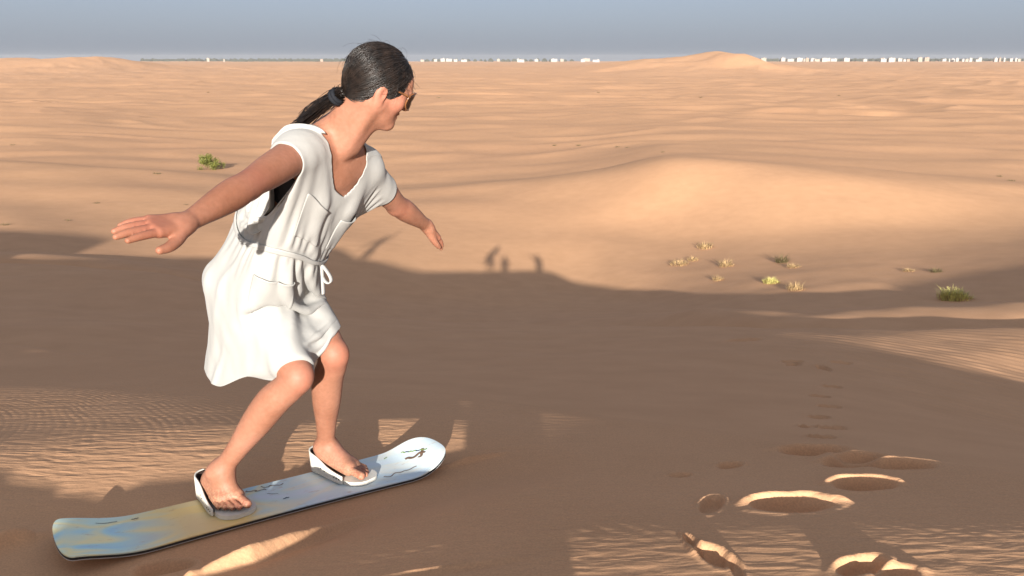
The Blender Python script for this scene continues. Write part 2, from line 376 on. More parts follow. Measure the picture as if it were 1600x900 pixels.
def sand_material():
    k = NT('dune_sand')
    k.b.inputs['Roughness'].default_value = 0.85; k.b.inputs['Specular IOR Level'].default_value = 0.12
    geo = k.n('ShaderNodeNewGeometry')
    def nz(scale, detail=4, vec=None, rough=0.55):
        n = k.n('ShaderNodeTexNoise'); n.inputs['Scale'].default_value = scale; n.inputs['Detail'].default_value = detail
        n.inputs['Roughness'].default_value = rough
        k.l(vec if vec is not None else geo.outputs['Position'], n.inputs['Vector']); return n.outputs['Fac']
    col = k.ramp(nz(0.05, 5), [(0.3, (0.56, 0.315, 0.176)), (0.7, (0.61, 0.347, 0.190))])
    fine = k.ramp(nz(180, 2), [(0.25, (0.86, 0.86, 0.86)), (0.75, (1.1, 1.1, 1.1))])
    mid = k.ramp(nz(1.3, 5), [(0.3, (0.95, 0.94, 0.93)), (0.7, (1.04, 1.04, 1.05))])
    m1 = k.n('ShaderNodeMix', data_type='RGBA', blend_type='MULTIPLY'); m1.inputs['Factor'].default_value = 1
    k.l(col, m1.inputs['A']); k.l(fine, m1.inputs['B'])
    m2 = k.n('ShaderNodeMix', data_type='RGBA', blend_type='MULTIPLY'); m2.inputs['Factor'].default_value = 1
    k.l(m1.outputs['Result'], m2.inputs['A']); k.l(mid, m2.inputs['B'])
    k.l(m2.outputs['Result'], k.b.inputs['Base Color'])
    # fine relief: grain close by, wind ripples farther out
    g = k.n('ShaderNodeBump'); g.inputs['Strength'].default_value = 0.25; g.inputs['Distance'].default_value = 0.002
    k.l(nz(260, 3), g.inputs['Height'])
    wv = k.n('ShaderNodeTexWave'); wv.wave_type = 'BANDS'; wv.bands_direction = 'Y'
    wv.inputs['Scale'].default_value = 1.05; wv.inputs['Distortion'].default_value = 7.0
    wv.inputs['Detail'].default_value = 2.0; wv.inputs['Detail Scale'].default_value = 0.6
    k.l(geo.outputs['Position'], wv.inputs['Vector'])
    patch = k.ramp(nz(0.05, 3), [(0.46, (0, 0, 0)), (0.66, (1, 1, 1))])
    sep = k.n('ShaderNodeSeparateXYZ'); k.l(geo.outputs['Position'], sep.inputs[0])
    far = k.n('ShaderNodeMapRange'); far.inputs['From Min'].default_value = 38; far.inputs['From Max'].default_value = 60
    k.l(sep.outputs['Y'], far.inputs['Value'])
    st = k.math('MULTIPLY', patch, far.outputs['Result'])
    h = k.math('MULTIPLY', wv.outputs['Fac'], st)
    b2 = k.n('ShaderNodeBump'); b2.inputs['Strength'].default_value = 0.30; b2.inputs['Distance'].default_value = 0.03
    k.l(h, b2.inputs['Height'])
    at_ = k.n('ShaderNodeAttribute'); at_.attribute_name = 'ripple'
    mp = k.n('ShaderNodeMapping'); mp.inputs['Rotation'].default_value = (0, 0, -0.62); k.l(geo.outputs['Position'], mp.inputs['Vector'])
    mp.inputs['Scale'].default_value = (9.0, 30.0, 12.0)
    w2 = k.n('ShaderNodeTexNoise'); w2.inputs['Scale'].default_value = 1.0; w2.inputs['Detail'].default_value = 2.5; w2.inputs['Distortion'].default_value = 0.35; w2.inputs['Roughness'].default_value = 0.45
    k.l(mp.outputs[0], w2.inputs['Vector'])
    b3 = k.n('ShaderNodeBump'); b3.inputs['Strength'].default_value = 0.8; b3.inputs['Distance'].default_value = 0.012
    k.l(k.math('MULTIPLY', w2.outputs['Fac'], at_.outputs['Fac']), b3.inputs['Height']); k.l(g.outputs[0], b3.inputs['Normal']); k.l(b3.outputs[0], b2.inputs['Normal'])
    k.l(b2.outputs[0], k.b.inputs['Normal'])
    return k.m
SAND = sand_material()
def build_ground():
    idx = np.arange(NR * NC).reshape(NR, NC)
    jn = np.concatenate([np.arange(1, NC), [0]])
    a = idx[:-1, :]; b = idx[:-1][:, jn]; c = idx[1:][:, jn]; d = idx[1:, :]
    F = np.stack([a, d, c, b], -1).reshape(-1, 4)
    V = np.stack([GX, GY, GZ], -1).reshape(-1, 3)
    # close the middle
    V = np.vstack([V, [[0, 0, float(np.mean(GZ[0]))]]]); ci = len(V) - 1
    F = np.vstack([F, np.stack([idx[0, 0::2], idx[0, jn[0::2]], idx[0, jn[jn[0::2]]], np.full(len(idx[0, 0::2]), ci)], -1)])
    me_f = F
    o = mesh_object('dune_ground', V, me_f, SAND)
    ra = (ripple_mask(GX, GY) * smooth(9, 6, RR) * FR).ravel().astype(np.float32)
    o.data.attributes.new('ripple', 'FLOAT', 'POINT').data.foreach_set('value', np.append(ra, 0).astype(np.float32))
    return o
ground = build_ground()
tag(ground, 'orange sand dunes and bowls reaching to the horizon', 'ground', kind='structure')
# ------------------------------------------------------------------ solid modelling on a distance grid (bodies, hair, shells)
class Field:
    """distance field on a regular grid; smooth unions of tapered capsules and ellipsoids"""
    def __init__(self, lo, hi, vox):
        self.lo = np.array(lo, np.float32); self.vox = vox
        self.n = np.ceil((np.array(hi) - self.lo) / vox).astype(int) + 1
        self.d = np.full(self.n, 0.12, np.float32)
    def box(self, lo, hi, pad):
        a = np.clip(np.floor((np.minimum(lo, hi) - pad - self.lo) / self.vox).astype(int), 0, self.n)
        b = np.clip(np.ceil((np.maximum(lo, hi) + pad - self.lo) / self.vox).astype(int) + 1, 0, self.n)
        if np.any(b <= a): return None, None
        ax = [self.lo[k] + self.vox * np.arange(a[k], b[k], dtype=np.float32) for k in range(3)]
        return tuple(slice(a[k], b[k]) for k in range(3)), np.meshgrid(*ax, indexing='ij', sparse=True)
    def mix(self, s, d, k, mode='add'):
        o = self.d[s]
        if mode == 'sub': d = -d; 
        if k <= 0:
            r = np.minimum(o, d) if mode == 'add' else np.maximum(o, d)
        elif mode == 'add':
            h = np.clip(0.5 + 0.5 * (d - o) / k, 0, 1); r = d + (o - d) * h - k * h * (1 - h)
        else:
            h = np.clip(0.5 - 0.5 * (d - o) / k, 0, 1); r = d + (o - d) * h + k * h * (1 - h)
        self.d[s] = r
    def cone(self, a, b, ra, rb, k=0.02, mode='add'):
        a = np.asarray(a, np.float32); b = np.asarray(b, np.float32); R = max(ra, rb)
        s, g = self.box(np.minimum(a, b) - R, np.maximum(a, b) + R, max(0.02, 1.5 * k))
        if s is None: return
        ab = b - a; L2 = float(ab @ ab) + 1e-12
        px, py, pz = g[0] - a[0], g[1] - a[1], g[2] - a[2]
        t = np.clip((px * ab[0] + py * ab[1] + pz * ab[2]) / L2, 0, 1)
        d = np.sqrt((px - t * ab[0]) ** 2 + (py - t * ab[1]) ** 2 + (pz - t * ab[2]) ** 2) - (ra + (rb - ra) * t)
        self.mix(s, d, k, mode)
    def ell(self, c, fr, r, k=0.02, mode='add'):
        """ellipsoid: centre, 3x3 frame (rows = axes), radii"""
        c = np.asarray(c, np.float32); fr = np.asarray(fr, np.float32); r = np.asarray(r, np.float32)
        ext = np.abs(fr.T) @ r
        s, g = self.box(c - ext, c + ext, max(0.02, 1.5 * k))
        if s is None: return
        q = [g[0] - c[0], g[1] - c[1], g[2] - c[2]]
        l = [(q[0] * fr[i, 0] + q[1] * fr[i, 1] + q[2] * fr[i, 2]) for i in range(3)]
        k0 = np.sqrt(sum((l[i] / r[i]) ** 2 for i in range(3)))
        k1 = np.sqrt(sum((l[i] / r[i] ** 2) ** 2 for i in range(3))) + 1e-9
        d = k0 * (k0 - 1.0) / k1
        self.mix(s, d.astype(np.float32), k, mode)
    def chain(self, pts, rad, k=0.015):
        for i in range(len(pts) - 1): self.cone(pts[i], pts[i + 1], rad[i], rad[i + 1], k)
    def limb(self, pts, rad, k=0.02, sub=6):
        """tapered limb along a smooth spine: one solid, blended once into the rest"""
        pts = np.asarray(pts, float); rad = np.asarray(rad, float)
        u = np.concatenate([[0], np.cumsum(np.linalg.norm(np.diff(pts, axis=0), axis=1))])
        q = np.concatenate([np.linspace(u[i], u[i + 1], sub, endpoint=False) for i in range(len(u) - 1)] + [[u[-1]]])
        def cr(y):                       # Catmull-Rom style interpolation
            m = np.gradient(y, u); i = np.clip(np.searchsorted(u, q, 'right') - 1, 0, len(u) - 2)
            h = u[i + 1] - u[i]; t = (q - u[i]) / h
            return ((1 + 2 * t) * (1 - t) ** 2 * y[i] + t * (1 - t) ** 2 * h * m[i] + t * t * (3 - 2 * t) * y[i + 1] + t * t * (t - 1) * h * m[i + 1])
        P = np.stack([cr(pts[:, c]) for c in range(3)], 1); R = cr(rad)
        s, g = self.box((P - R[:, None]).min(0), (P + R[:, None]).max(0), max(0.02, 1.5 * k))
        if s is None: return
        D = np.full(self.d[s].shape, 9.0, np.float32)
        tmp = Field.__new__(Field); tmp.lo = np.array([self.lo[c] + self.vox * s[c].start for c in range(3)], np.float32)
        tmp.vox = self.vox; tmp.n = np.array(D.shape); tmp.d = D; D[:] = 0.12
        for i in range(len(P) - 1): tmp.cone(P[i], P[i + 1], R[i], R[i + 1], 0)
        self.mix(s, tmp.d, k)
    def sample(self, P):
        q = (P - self.lo) / self.vox
        i = np.clip(np.floor(q).astype(int), 0, self.n - 2); f = np.clip(q - i, 0, 1)
        d = self.d; x, y, z = i[:, 0], i[:, 1], i[:, 2]; fx, fy, fz = f[:, 0], f[:, 1], f[:, 2]
        def c(a, b, e): return d[x + a, y + b, z + e]
        c00 = c(0, 0, 0) * (1 - fx) + c(1, 0, 0) * fx; c10 = c(0, 1, 0) * (1 - fx) + c(1, 1, 0) * fx
        c01 = c(0, 0, 1) * (1 - fx) + c(1, 0, 1) * fx; c11 = c(0, 1, 1) * (1 - fx) + c(1, 1, 1) * fx
        return (c00 * (1 - fy) + c10 * fy) * (1 - fz) + (c01 * (1 - fy) + c11 * fy) * fz
    def grad(self, P, e=0.006):
        g = np.empty_like(P)
        for k in range(3):
            o = np.zeros(3); o[k] = e
            g[:, k] = self.sample(P + o) - self.sample(P - o)
        return g / (np.linalg.norm(g, axis=1, keepdims=True) + 1e-9)
    def mesh(self, d=None):
        """surface nets"""
        d = self.d if d is None else d
        s = d < 0
        cnt = np.zeros(np.array(s.shape) - 1, np.int8)
        for a in (0, 1):
            for b in (0, 1):
                for c in (0, 1):
                    cnt += s[a:s.shape[0] - 1 + a, b:s.shape[1] - 1 + b, c:s.shape[2] - 1 + c]
        act = np.argwhere((cnt > 0) & (cnt < 8)); del cnt
        idmap = np.full(np.array(s.shape) - 1, -1, np.int32)
        idmap[act[:, 0], act[:, 1], act[:, 2]] = np.arange(len(act))
        acc = np.zeros((len(act), 3)); num = np.zeros(len(act))
        corners = [(a, b, c) for a in (0, 1) for b in (0, 1) for c in (0, 1)]
        val = {q: d[act[:, 0] + q[0], act[:, 1] + q[1], act[:, 2] + q[2]] for q in corners}
        for q in corners:
            for ax in range(3):
                if q[ax]: continue
                p = list(q); p[ax] = 1; p = tuple(p)
                v0, v1 = val[q], val[p]; m = (v0 < 0) != (v1 < 0)
                t = v0[m] / (v0[m] - v1[m])
                pos = np.tile(np.array(q, float), (m.sum(), 1)); pos[:, ax] = t
                acc[m] += pos; num[m] += 1
        V = (act + acc / num[:, None]) * self.vox + self.lo
        F = []
        for ax in range(3):
            sl0 = [slice(1, -1)] * 3; sl1 = [slice(1, -1)] * 3
            sl0[ax] = slice(0, -1); sl1[ax] = slice(1, None)
            A, B = s[tuple(sl0)], s[tuple(sl1)]
            e = np.argwhere(A != B); base = e.copy()
            for k in range(3):
                if k != ax: base[:, k] += 1
            b1, b2 = [k for k in range(3) if k != ax]
            def cid(o1, o2):
                q = base.copy(); q[:, b1] -= o1; q[:, b2] -= o2
                return idmap[q[:, 0], q[:, 1], q[:, 2]]
            quad = np.stack([cid(1, 1), cid(0, 1), cid(0, 0), cid(1, 0)], -1)
            ins = A[e[:, 0], e[:, 1], e[:, 2]]
            flip = ins if ax != 1 else ~ins
            quad[~flip] = quad[~flip][:, ::-1]
            F.append(quad)
        F = np.concatenate(F); F = F[(F >= 0).all(1)]
        return V, F
def nrm(v): v = np.asarray(v, float); return v / np.linalg.norm(v)
def relax(V, F, n=2, w=0.5):
    for _ in range(n):
        a = np.zeros_like(V); c = np.zeros(len(V))
        for i in range(4):
            for j in (1, 3):
                np.add.at(a, F[:, i], V[F[:, (i + j) % 4]]); np.add.at(c, F[:, i], 1)
        V = V * (1 - w) + w * a / np.maximum(c, 1)[:, None]
    return V
# ------------------------------------------------------------------ the woman: joints (pixel and distance Y of each)
JP = dict(rhip=(398, 440, 2.541), lhip=(432, 428, 2.680), rknee=(464, 588, 2.277), rank=(344, 736, 2.345),
          lknee=(520, 552, 2.444), lank=(508, 698, 2.599), waist=(430, 352, 2.533), chest=(488, 280, 2.423),
          neck=(534, 206, 2.375), head=(593, 131, 2.313), rsh=(465, 240, 2.240), relb=(388, 289, 1.974),
          rwri=(288, 350, 1.751), rtip=(165, 358, 1.608), lsh=(566, 262, 2.53), lelb=(620, 320, 2.744),
          lwri=(666, 352, 2.938), ltip=(692, 378, 3.07))
J = {k: at(*v) for k, v in JP.items()}
BOARD_TOP = lambda y: -1.350 - 0.08 * (y - 2.115) + 0.020
def foot_point(u, v, dz):
    d = pix_dir(u, v); Y = (1.350 - 0.020 - dz - 0.08 * 2.115) / (-d[2] / d[1] - 0.08)
    return at(u, v, Y)
def frame(fwd, up):
    f = nrm(fwd); l = nrm(np.cross(up, f)); u = np.cross(f, l); return np.stack([f, l, u])   # rows: forward, left, up

def hand(F_, w, d, rd, pn, curl=(8, 12, 12, 14), spread=1.0, thumb=1.0, k=0.006):
    """palm and five fingers; w wrist, d pointing, rd thumb side, pn palm normal"""
    d = nrm(d); rd = nrm(rd - d * (rd @ d)); pn = nrm(pn - d * (pn @ d) - rd * (pn @ rd))
    sc = 0.92
    P = lambda a, b, c=0.0: w + (d * a + rd * b + pn * c) * sc
    F_.cone(P(-0.004, 0), P(0.015, 0.0), 0.0205, 0.0205, 0.012)
    F_.cone(P(0.0, 0.006), P(0.02, 0.011), 0.018, 0.018, 0.012); F_.cone(P(0.0, -0.006), P(0.02, -0.011), 0.018, 0.017, 0.012)
    for b0, b1, ln, r in ((0.016, 0.0275, 0.082, 0.0125), (0.006, 0.0095, 0.086, 0.0125), (-0.006, -0.009, 0.082, 0.012), (-0.015, -0.0265, 0.074, 0.0115)):
        F_.cone(P(0.012, b0), P(ln, b1), 0.0155, r, 0.010)
    spec = ((0.082, 0.0275, (0.038, 0.022, 0.018), 0.0092), (0.086, 0.0095, (0.042, 0.026, 0.019), 0.0094),
            (0.082, -0.009, (0.039, 0.024, 0.018), 0.0090), (0.074, -0.0265, (0.030, 0.018, 0.016), 0.0080))
    for i, (a, b, segs, r) in enumerate(spec):
        p = P(a, b); ang = math.radians(curl[i] * 0.5); yaw = b * 3.6 * spread
        pts = [p]
        for s in segs:
            dirn = nrm((d * math.cos(yaw) + rd * math.sin(yaw)) * math.cos(ang) + pn * math.sin(ang))
            p = p + dirn * s * sc; pts.append(p); ang += math.radians(curl[i])
        F_.limb(pts, [r * 1.02, r * 0.97, r * 0.88, r * 0.72], 0.0015, 3)
    t = thumb
    F_.limb([P(0.012, 0.014, 0.006), P(0.045, 0.040 * t, 0.016), P(0.073, 0.054 * t, 0.020), P(0.098, 0.060 * t, 0.021)], [0.018, 0.0135, 0.0112, 0.0088], 0.008)

def foot(F_, heel, fwd, up, outer, ank):
    """heel on the sole plane; outer = direction of the little toe"""
    f = nrm(fwd - up * (fwd @ up)); o = nrm(np.cross(up, f)); o = o if o @ outer > 0 else -o
    P = lambda a, b, c: heel + f * a + o * b + up * c
    F_.ell(P(0.032, 0, 0.030), np.stack([f, o, up]), (0.036, 0.029, 0.032), 0.02)
    F_.cone(P(0.035, 0, 0.045), ank, 0.027, 0.033, 0.02)
    F_.cone(ank + f * 0.012, P(0.150, -0.014, 0.026), 0.033, 0.022, 0.03)
    F_.cone(P(0.06, 0.004, 0.045), P(0.150, 0.018, 0.020), 0.032, 0.017, 0.03)
    F_.cone(P(0.04, 0.012, 0.022), P(0.135, 0.030, 0.017), 0.022, 0.0165, 0.02)
    F_.cone(P(0.04, -0.010, 0.022), P(0.165, -0.022, 0.021), 0.020, 0.0205, 0.02)
    F_.ell(ank + o * 0.028 - f * 0.004, np.eye(3), (0.013,) * 3, 0.02); F_.ell(ank - o * 0.028 + up * 0.006, np.eye(3), (0.013,) * 3, 0.02)
    toes = ((-0.0235, 0.172, 0.052, 0.0132), (-0.001, 0.170, 0.050, 0.0092), (0.0155, 0.163, 0.044, 0.0088), (0.0295, 0.153, 0.038, 0.0083), (0.042, 0.140, 0.033, 0.0082))
    for b, a, ln, r in toes:
        F_.limb([P(a - 0.03, b * 0.9, 0.016 + r * 0.3), P(a + ln * 0.45, b * 1.02, r * 1.35), P(a + ln, b * 1.05, r * 1.0)], [r * 1.05, r * 0.98, r * 1.02], 0.0035)
    return f, o

def leg(F_, hip, knee, ank, bend):
    """thigh, knee cap, calf; bend = direction the knee points"""
    b = nrm(bend); th = knee - hip; sh = ank - knee; n = nrm(sh)
    back = nrm(-(b - n * (b @ n)))
    F_.limb([hip, hip + th * 0.35, hip + th * 0.7, hip + th * 0.92, knee, knee + sh * 0.10, knee + sh * 0.28 + back * 0.012,
             knee + sh * 0.48 + back * 0.010, knee + sh * 0.72 + back * 0.004, knee + sh * 0.90, ank],
            [0.088, 0.080, 0.064, 0.052, 0.0470, 0.0455, 0.0495, 0.0465, 0.0345, 0.0300, 0.0310], 0.03)
    F_.ell(knee + b * 0.020 + n * 0.006, np.eye(3), (0.026, 0.026, 0.030), 0.03)
    F_.ell(knee + b * 0.018 + n * 0.055, np.eye(3), (0.018, 0.018, 0.022), 0.03)
def arm(F_, sh, el, wr, back):
    a = el - sh; f = wr - el
    F_.limb([sh, sh + a * 0.3, sh + a * 0.65, sh + a * 0.92, el + f * 0.04, el + f * 0.22, el + f * 0.5, el + f * 0.8, wr],
            [0.047, 0.0455, 0.0415, 0.0355, 0.0350, 0.0375, 0.0330, 0.0250, 0.0215], 0.03)
    F_.ell(el + back * 0.012, np.eye(3), (0.020,) * 3, 0.025)

# frames
T_left = nrm(J['lsh'] - J['rsh']); T_up = nrm(J['neck'] - J['waist']); T_up = nrm(T_up - T_left * (T_up @ T_left)); T_f = np.cross(T_left, T_up)
T = np.stack([T_f, T_left, T_up])
hipc = (J['rhip'] + J['lhip']) / 2
P_left = nrm(J['lhip'] - J['rhip']); P_up = nrm(J['waist'] - hipc); P_up = nrm(P_up - P_left * (P_up @ P_left)); P_f = np.cross(P_left, P_up)
PEL = np.stack([P_f, P_left, P_up])
HS = 0.885
H_f = nrm((0.79, 0.47, -0.40)); H_up0 = np.array([0.30, -0.10, 1.0])
HD = frame(H_f, H_up0)                       # rows: forward, left, up
HC = J['head']
def hp(x, y, z): return HC + (HD[0] * x + HD[1] * y + HD[2] * z) * HS

sole = 0.018
R_heel = foot_point(326, 762, sole); R_toe = foot_point(378, 800, sole)
L_heel = foot_point(500, 722, sole); L_toe = foot_point(574, 746, sole)
B_up = nrm((0, 0.08, 1))

def build_head(F_):
    F_.ell(hp(-0.012, 0, 0.028), HD, np.array((0.094, 0.073, 0.082)) * HS, 0.02)
    F_.ell(hp(-0.030, 0, 0.000), HD, np.array((0.072, 0.066, 0.070)) * HS, 0.03)
    F_.ell(hp(0.040, 0, -0.030), HD, np.array((0.052, 0.058, 0.078)) * HS, 0.03)
    F_.ell(hp(0.058, 0, 0.028), HD, np.array((0.034, 0.052, 0.042)) * HS, 0.03)
    for s in (-1, 1):
        F_.cone(hp(0.006, 0.056 * s, -0.055), hp(0.066, 0.016 * s, -0.100), 0.017, 0.017, 0.025)
        F_.ell(hp(0.060, 0.040 * s, -0.028), HD, np.array((0.022, 0.022, 0.022)) * HS, 0.02)           # cheek
        F_.ell(hp(0.084, 0.030 * s, 0.016), HD, np.array((0.010, 0.020, 0.008)) * HS, 0.012)           # brow
        F_.ell(hp(0.083, 0.030 * s, -0.002), HD, np.array((0.011, 0.014, 0.010)) * HS, 0.004)          # eye
        # ear: rim with a hollow
        F_.ell(hp(-0.012, 0.078 * s, -0.018), HD, np.array((0.019, 0.008, 0.031)) * HS, 0.006)
        F_.ell(hp(-0.006, 0.074 * s, -0.044), HD, np.array((0.010, 0.007, 0.011)) * HS, 0.006)
        F_.ell(hp(-0.006, 0.088 * s, -0.014), HD, np.array((0.010, 0.008, 0.018)) * HS, 0.004, 'sub')
    F_.cone(hp(0.088, 0, 0.004), hp(0.108, 0, -0.034), 0.008, 0.011, 0.010)              # nose
    for s in (-1, 1): F_.ell(hp(0.099, 0.010 * s, -0.038), HD, np.array((0.010, 0.008, 0.007)) * HS, 0.006)
    F_.ell(hp(0.084, 0, -0.060), HD, np.array((0.014, 0.024, 0.007)) * HS, 0.008); F_.ell(hp(0.082, 0, -0.074), HD, np.array((0.013, 0.021, 0.008)) * HS, 0.008)
    F_.ell(hp(0.095, 0, -0.0665), HD, np.array((0.010, 0.026, 0.0022)) * HS, 0.002, 'sub')
    F_.ell(hp(0.075, 0, -0.103), HD, np.array((0.019, 0.021, 0.017)) * HS, 0.02)
    F_.cone(hp(-0.034, 0, -0.050), J['neck'] - T_up * 0.01, 0.050, 0.054, 0.03)
    F_.cone(hp(0.012, 0, -0.075), J['neck'] + T_f * 0.035, 0.036, 0.040, 0.03)
    F_.cone(hp(-0.010, -0.060, -0.060), J['neck'] + T_f * 0.055 - T_left * 0.012 - T_up * 0.03, 0.014, 0.012, 0.02)

def build_body():
    B = Field((-1.10, 1.52, -1.42), (-0.16, 3.16, 0.10), 0.0033)
    # trunk
    B.ell(hipc + P_up * 0.015, PEL, (0.105, 0.150, 0.115), 0.04)
    B.ell(hipc - P_f * 0.055 - P_left * 0.075 - P_up * 0.03, PEL, (0.095, 0.085, 0.095), 0.04)
    B.ell(hipc - P_f * 0.055 + P_left * 0.075 - P_up * 0.03, PEL, (0.095, 0.085, 0.095), 0.04)
    B.cone(hipc + P_up * 0.08, J['waist'], 0.105, 0.098, 0.05)
    B.ell(J['waist'], T, (0.088, 0.118, 0.08), 0.05)
    B.ell((J['waist'] + J['chest']) / 2, T, (0.092, 0.126, 0.12), 0.05)
    B.ell(J['chest'] - T_f * 0.01, T, (0.098, 0.138, 0.13), 0.05)
    B.ell(J['chest'] + T_up * 0.07 - T_f * 0.015, T, (0.080, 0.135, 0.08), 0.05)
    for s in (-1, 1):
        B.ell(J['chest'] + T_f * 0.070 + T_left * 0.070 * s - T_up * 0.01, T, (0.058, 0.060, 0.062), 0.03)
    for sh in ('rsh', 'lsh'):
        B.cone(J['neck'] - T_up * 0.03 - T_f * 0.012, J[sh], 0.045, 0.044, 0.04)
        B.cone(J['chest'] + T_up * 0.06, J[sh], 0.06, 0.046, 0.05)
    build_head(B)
    leg(B, J['rhip'], J['rknee'], J['rank'], nrm((0.80, -0.55, 0.2))); leg(B, J['lhip'], J['lknee'], J['lank'], nrm((0.8, -0.55, 0.2)))
    arm(B, J['rsh'], J['relb'], J['rwri'], nrm((-0.3, 0.3, -0.8))); arm(B, J['lsh'], J['lelb'], J['lwri'], nrm((-0.5, 0.0, -0.6)))
    # hands
    dr = nrm(J['rtip'] - J['rwri']); rdr = nrm((0.72, -0.60, -0.42)); pnr = nrm(np.cross(dr, rdr)); pnr = pnr if pnr[2] < 0 else -pnr
    hand(B, J['rwri'], dr, rdr, pnr, (5, 7, 9, 11), 1.35, 1.12)
    dl = nrm(J['ltip'] - J['lwri']); rdl = nrm((0.62, -0.45, -0.62)); pnl = nrm(np.cross(dl, rdl)); pnl = pnl if pnl[0] < 0 else -pnl
    hand(B, J['lwri'], dl, rdl, pnl, (14, 16, 18, 20), 1.0, 0.9)
    # feet
    foot(B, R_heel, R_toe - R_heel, B_up, np.array((-0.7, -0.7, 0)), J['rank'])
    foot(B, L_heel, L_toe - L_heel, B_up, np.array((0.7, 0.7, 0)), J['lank'])
    return B
# ------------------------------------------------------------------ the dress: a straight-cut shirt dress, sewn flat, draped over the body and gathered by a belt
DW = 0.282                                   # half width of the flat dress
NA = 136                                     # columns around (front 68, back 68)
DS = 4 * DW / NA                             # cell size
NS = int(round(0.90 / DS))                   # rows, shoulder seam to back hem
S_BELT = 0.338
DRAPE_STEPS = 84
def drape(BF):
    h = NA // 2
    rows = np.arange(NS + 1) * DS
    # column -> signed lateral coordinate p (her left positive) and side (front +1 / back -1)
    j = np.arange(NA)
    side = np.where(j < h, 1, -1)
    p = np.where(j < h, -DW + (j + 0.5) * DS, DW - (j - h + 0.5) * DS)
    aqv = np.abs(p) / DW                                             # curved hem: rows below the belt follow it
    hemv = np.where(side > 0, np.interp(p, [-DW, -0.24, -0.18, -0.12, -0.06, 0.0, 0.08, 0.18, DW], [0.690, 0.775, 0.830, 0.822, 0.755, 0.665, 0.560, 0.515, 0.500]), np.where(p < 0, 0.838 - 0.148 * aqv ** 7, 0.838 - 0.338 * aqv ** 4))
    S, Pp = np.meshgrid(rows, p, indexing='ij'); Sd = np.broadcast_to(side, S.shape)
    SMAX = NS * DS
    S = np.where(S > S_BELT, S_BELT + (S - S_BELT) * ((hemv - S_BELT) / (SMAX - S_BELT))[None], S)
    WS = 1.0 + 0.17 * smooth(0.30, 0.06, S)                          # sleeves: wider across the shoulders
    PX = Pp * WS
    # ---- starting shape: a roomy tube around trunk and thighs
    down = nrm(np.array((0.20, -0.12, -0.97)))
    knee = (J['rknee'] + J['lknee']) / 2
    top = (J['rsh'] + J['lsh']) / 2 + T_up * 0.095 - T_f * 0.012
    ks = [0.0, 0.10, 0.22, 0.345, 0.47, 0.62, 0.95]
    kc = [top, top - T_up * 0.12 + T_f * 0.005, top - T_up * 0.26 + T_f * 0.010, J['waist'] + T_f * 0.01, hipc + P_up * 0.08, hipc + down * 0.06 + P_f * 0.03, hipc + down * 0.36 + P_f * 0.10]
    kA = [0.265, 0.265, 0.235, 0.21, 0.22, 0.24, 0.25]
    kB = [0.0, 0.125, 0.170, 0.155, 0.185, 0.21, 0.22]
    kl = [T_left, T_left, T_left, T_left, P_left, P_left, P_left]
    f2 = nrm(np.cross(P_left, -down)); kf = [T_f, T_f, T_f, nrm(T_f + P_f), P_f, nrm(P_f + f2), f2]
    def lerp(K, s): return np.stack([np.interp(s, ks, np.array(K)[:, c]) for c in range(3)], -1)
    c = lerp(kc, S); l = lerp(kl, S); f = lerp(kf, S)
    A = np.interp(S, ks, kA); Bv = np.interp(S, ks, kB)
    # corner-rounded section: lateral follows p, depth bulges
    q = np.clip(np.abs(Pp) / DW, 0, 1)
    X = c + l * (A * np.sin(q * math.pi / 2 * 0.999) * np.sign(Pp))[..., None] * 1.0 + f * (Sd * Bv * np.cos(q * math.pi / 2) ** 0.8)[..., None]
    low = S < 0.22                                                   # shoulder part: flat cut, straight across
    X2 = c + l * (PX * A / DW)[..., None] + f * (Sd * Bv * (1 - q ** 4 * 0.45))[..., None]
    X2 = X2 - T_up * (0.045 * smooth(0.5, 1.0, q) * smooth(0.12, 0.0, S))[..., None]
    w = smooth(0.30, 0.18, S)[..., None]; X = X * (1 - w) + X2 * w
    # ---- which cells exist
    keep = np.ones((NS, NA), bool)
    sc = (np.arange(NS) + 0.5)[:, None] * DS; jn = (j + 1) % NA
    pc = np.where(np.abs(p - p[jn]) < 2 * DS, (p + p[jn]) / 2, np.sign(p) * DW)
    isf = (side == 1) & (side[jn] == 1); isb = (side == -1) & (side[jn] == -1); seam = ~(isf | isb)
    nk = 0.082
    keep &= ~(isf[None] & (np.abs(pc + 0.012)[None] < nk) & (sc < 0.128 * np.sqrt(np.clip(1 - (np.abs(pc + 0.012)[None] / nk) ** 1.6, 0, 1))))
    keep &= ~(isb[None] & (np.abs(pc + 0.012)[None] < nk) & (sc < 0.030 * np.sqrt(np.clip(1 - ((pc + 0.012)[None] / nk) ** 2, 0, 1))))
    keep &= ~(seam[None] & (sc < 0.245))                             # arm openings
    # ---- index map, shoulder seams welded front to back
    idx = np.arange((NS + 1) * NA).reshape(NS + 1, NA)
    wm = np.arange((NS + 1) * NA)
    for jj in range(h):
        if abs(p[jj] + 0.012) > nk - DS * 0.5: wm[idx[0, NA - 1 - jj]] = idx[0, jj]
    a_ = idx[:-1]; b_ = idx[:-1][:, jn]; c_ = idx[1:][:, jn]; d_ = idx[1:]
    quads = np.stack([a_, b_, c_, d_], -1)[keep]
    quads = wm[quads]
    x = X.reshape(-1, 3).copy()
    used = np.zeros(len(x), bool); used[quads.ravel()] = True
    # ---- springs
    belt = np.exp(-((rows - S_BELT) / 0.013) ** 4)
    hs = 1 - 0.42 * belt                                            # gathered rows
    def grp(I0, I1, rest, st):
        I0 = wm[I0.ravel()]; I1 = wm[I1.ravel()]; rest = np.broadcast_to(rest, I0.shape) if np.ndim(rest) == 0 else rest.ravel()
        return I0, I1, rest, st
    kq = np.zeros((NS + 2, NA), bool); kq[1:-1] = keep
    hk = kq[:-1] | kq[1:]                                            # horizontal edge exists if a cell above or below
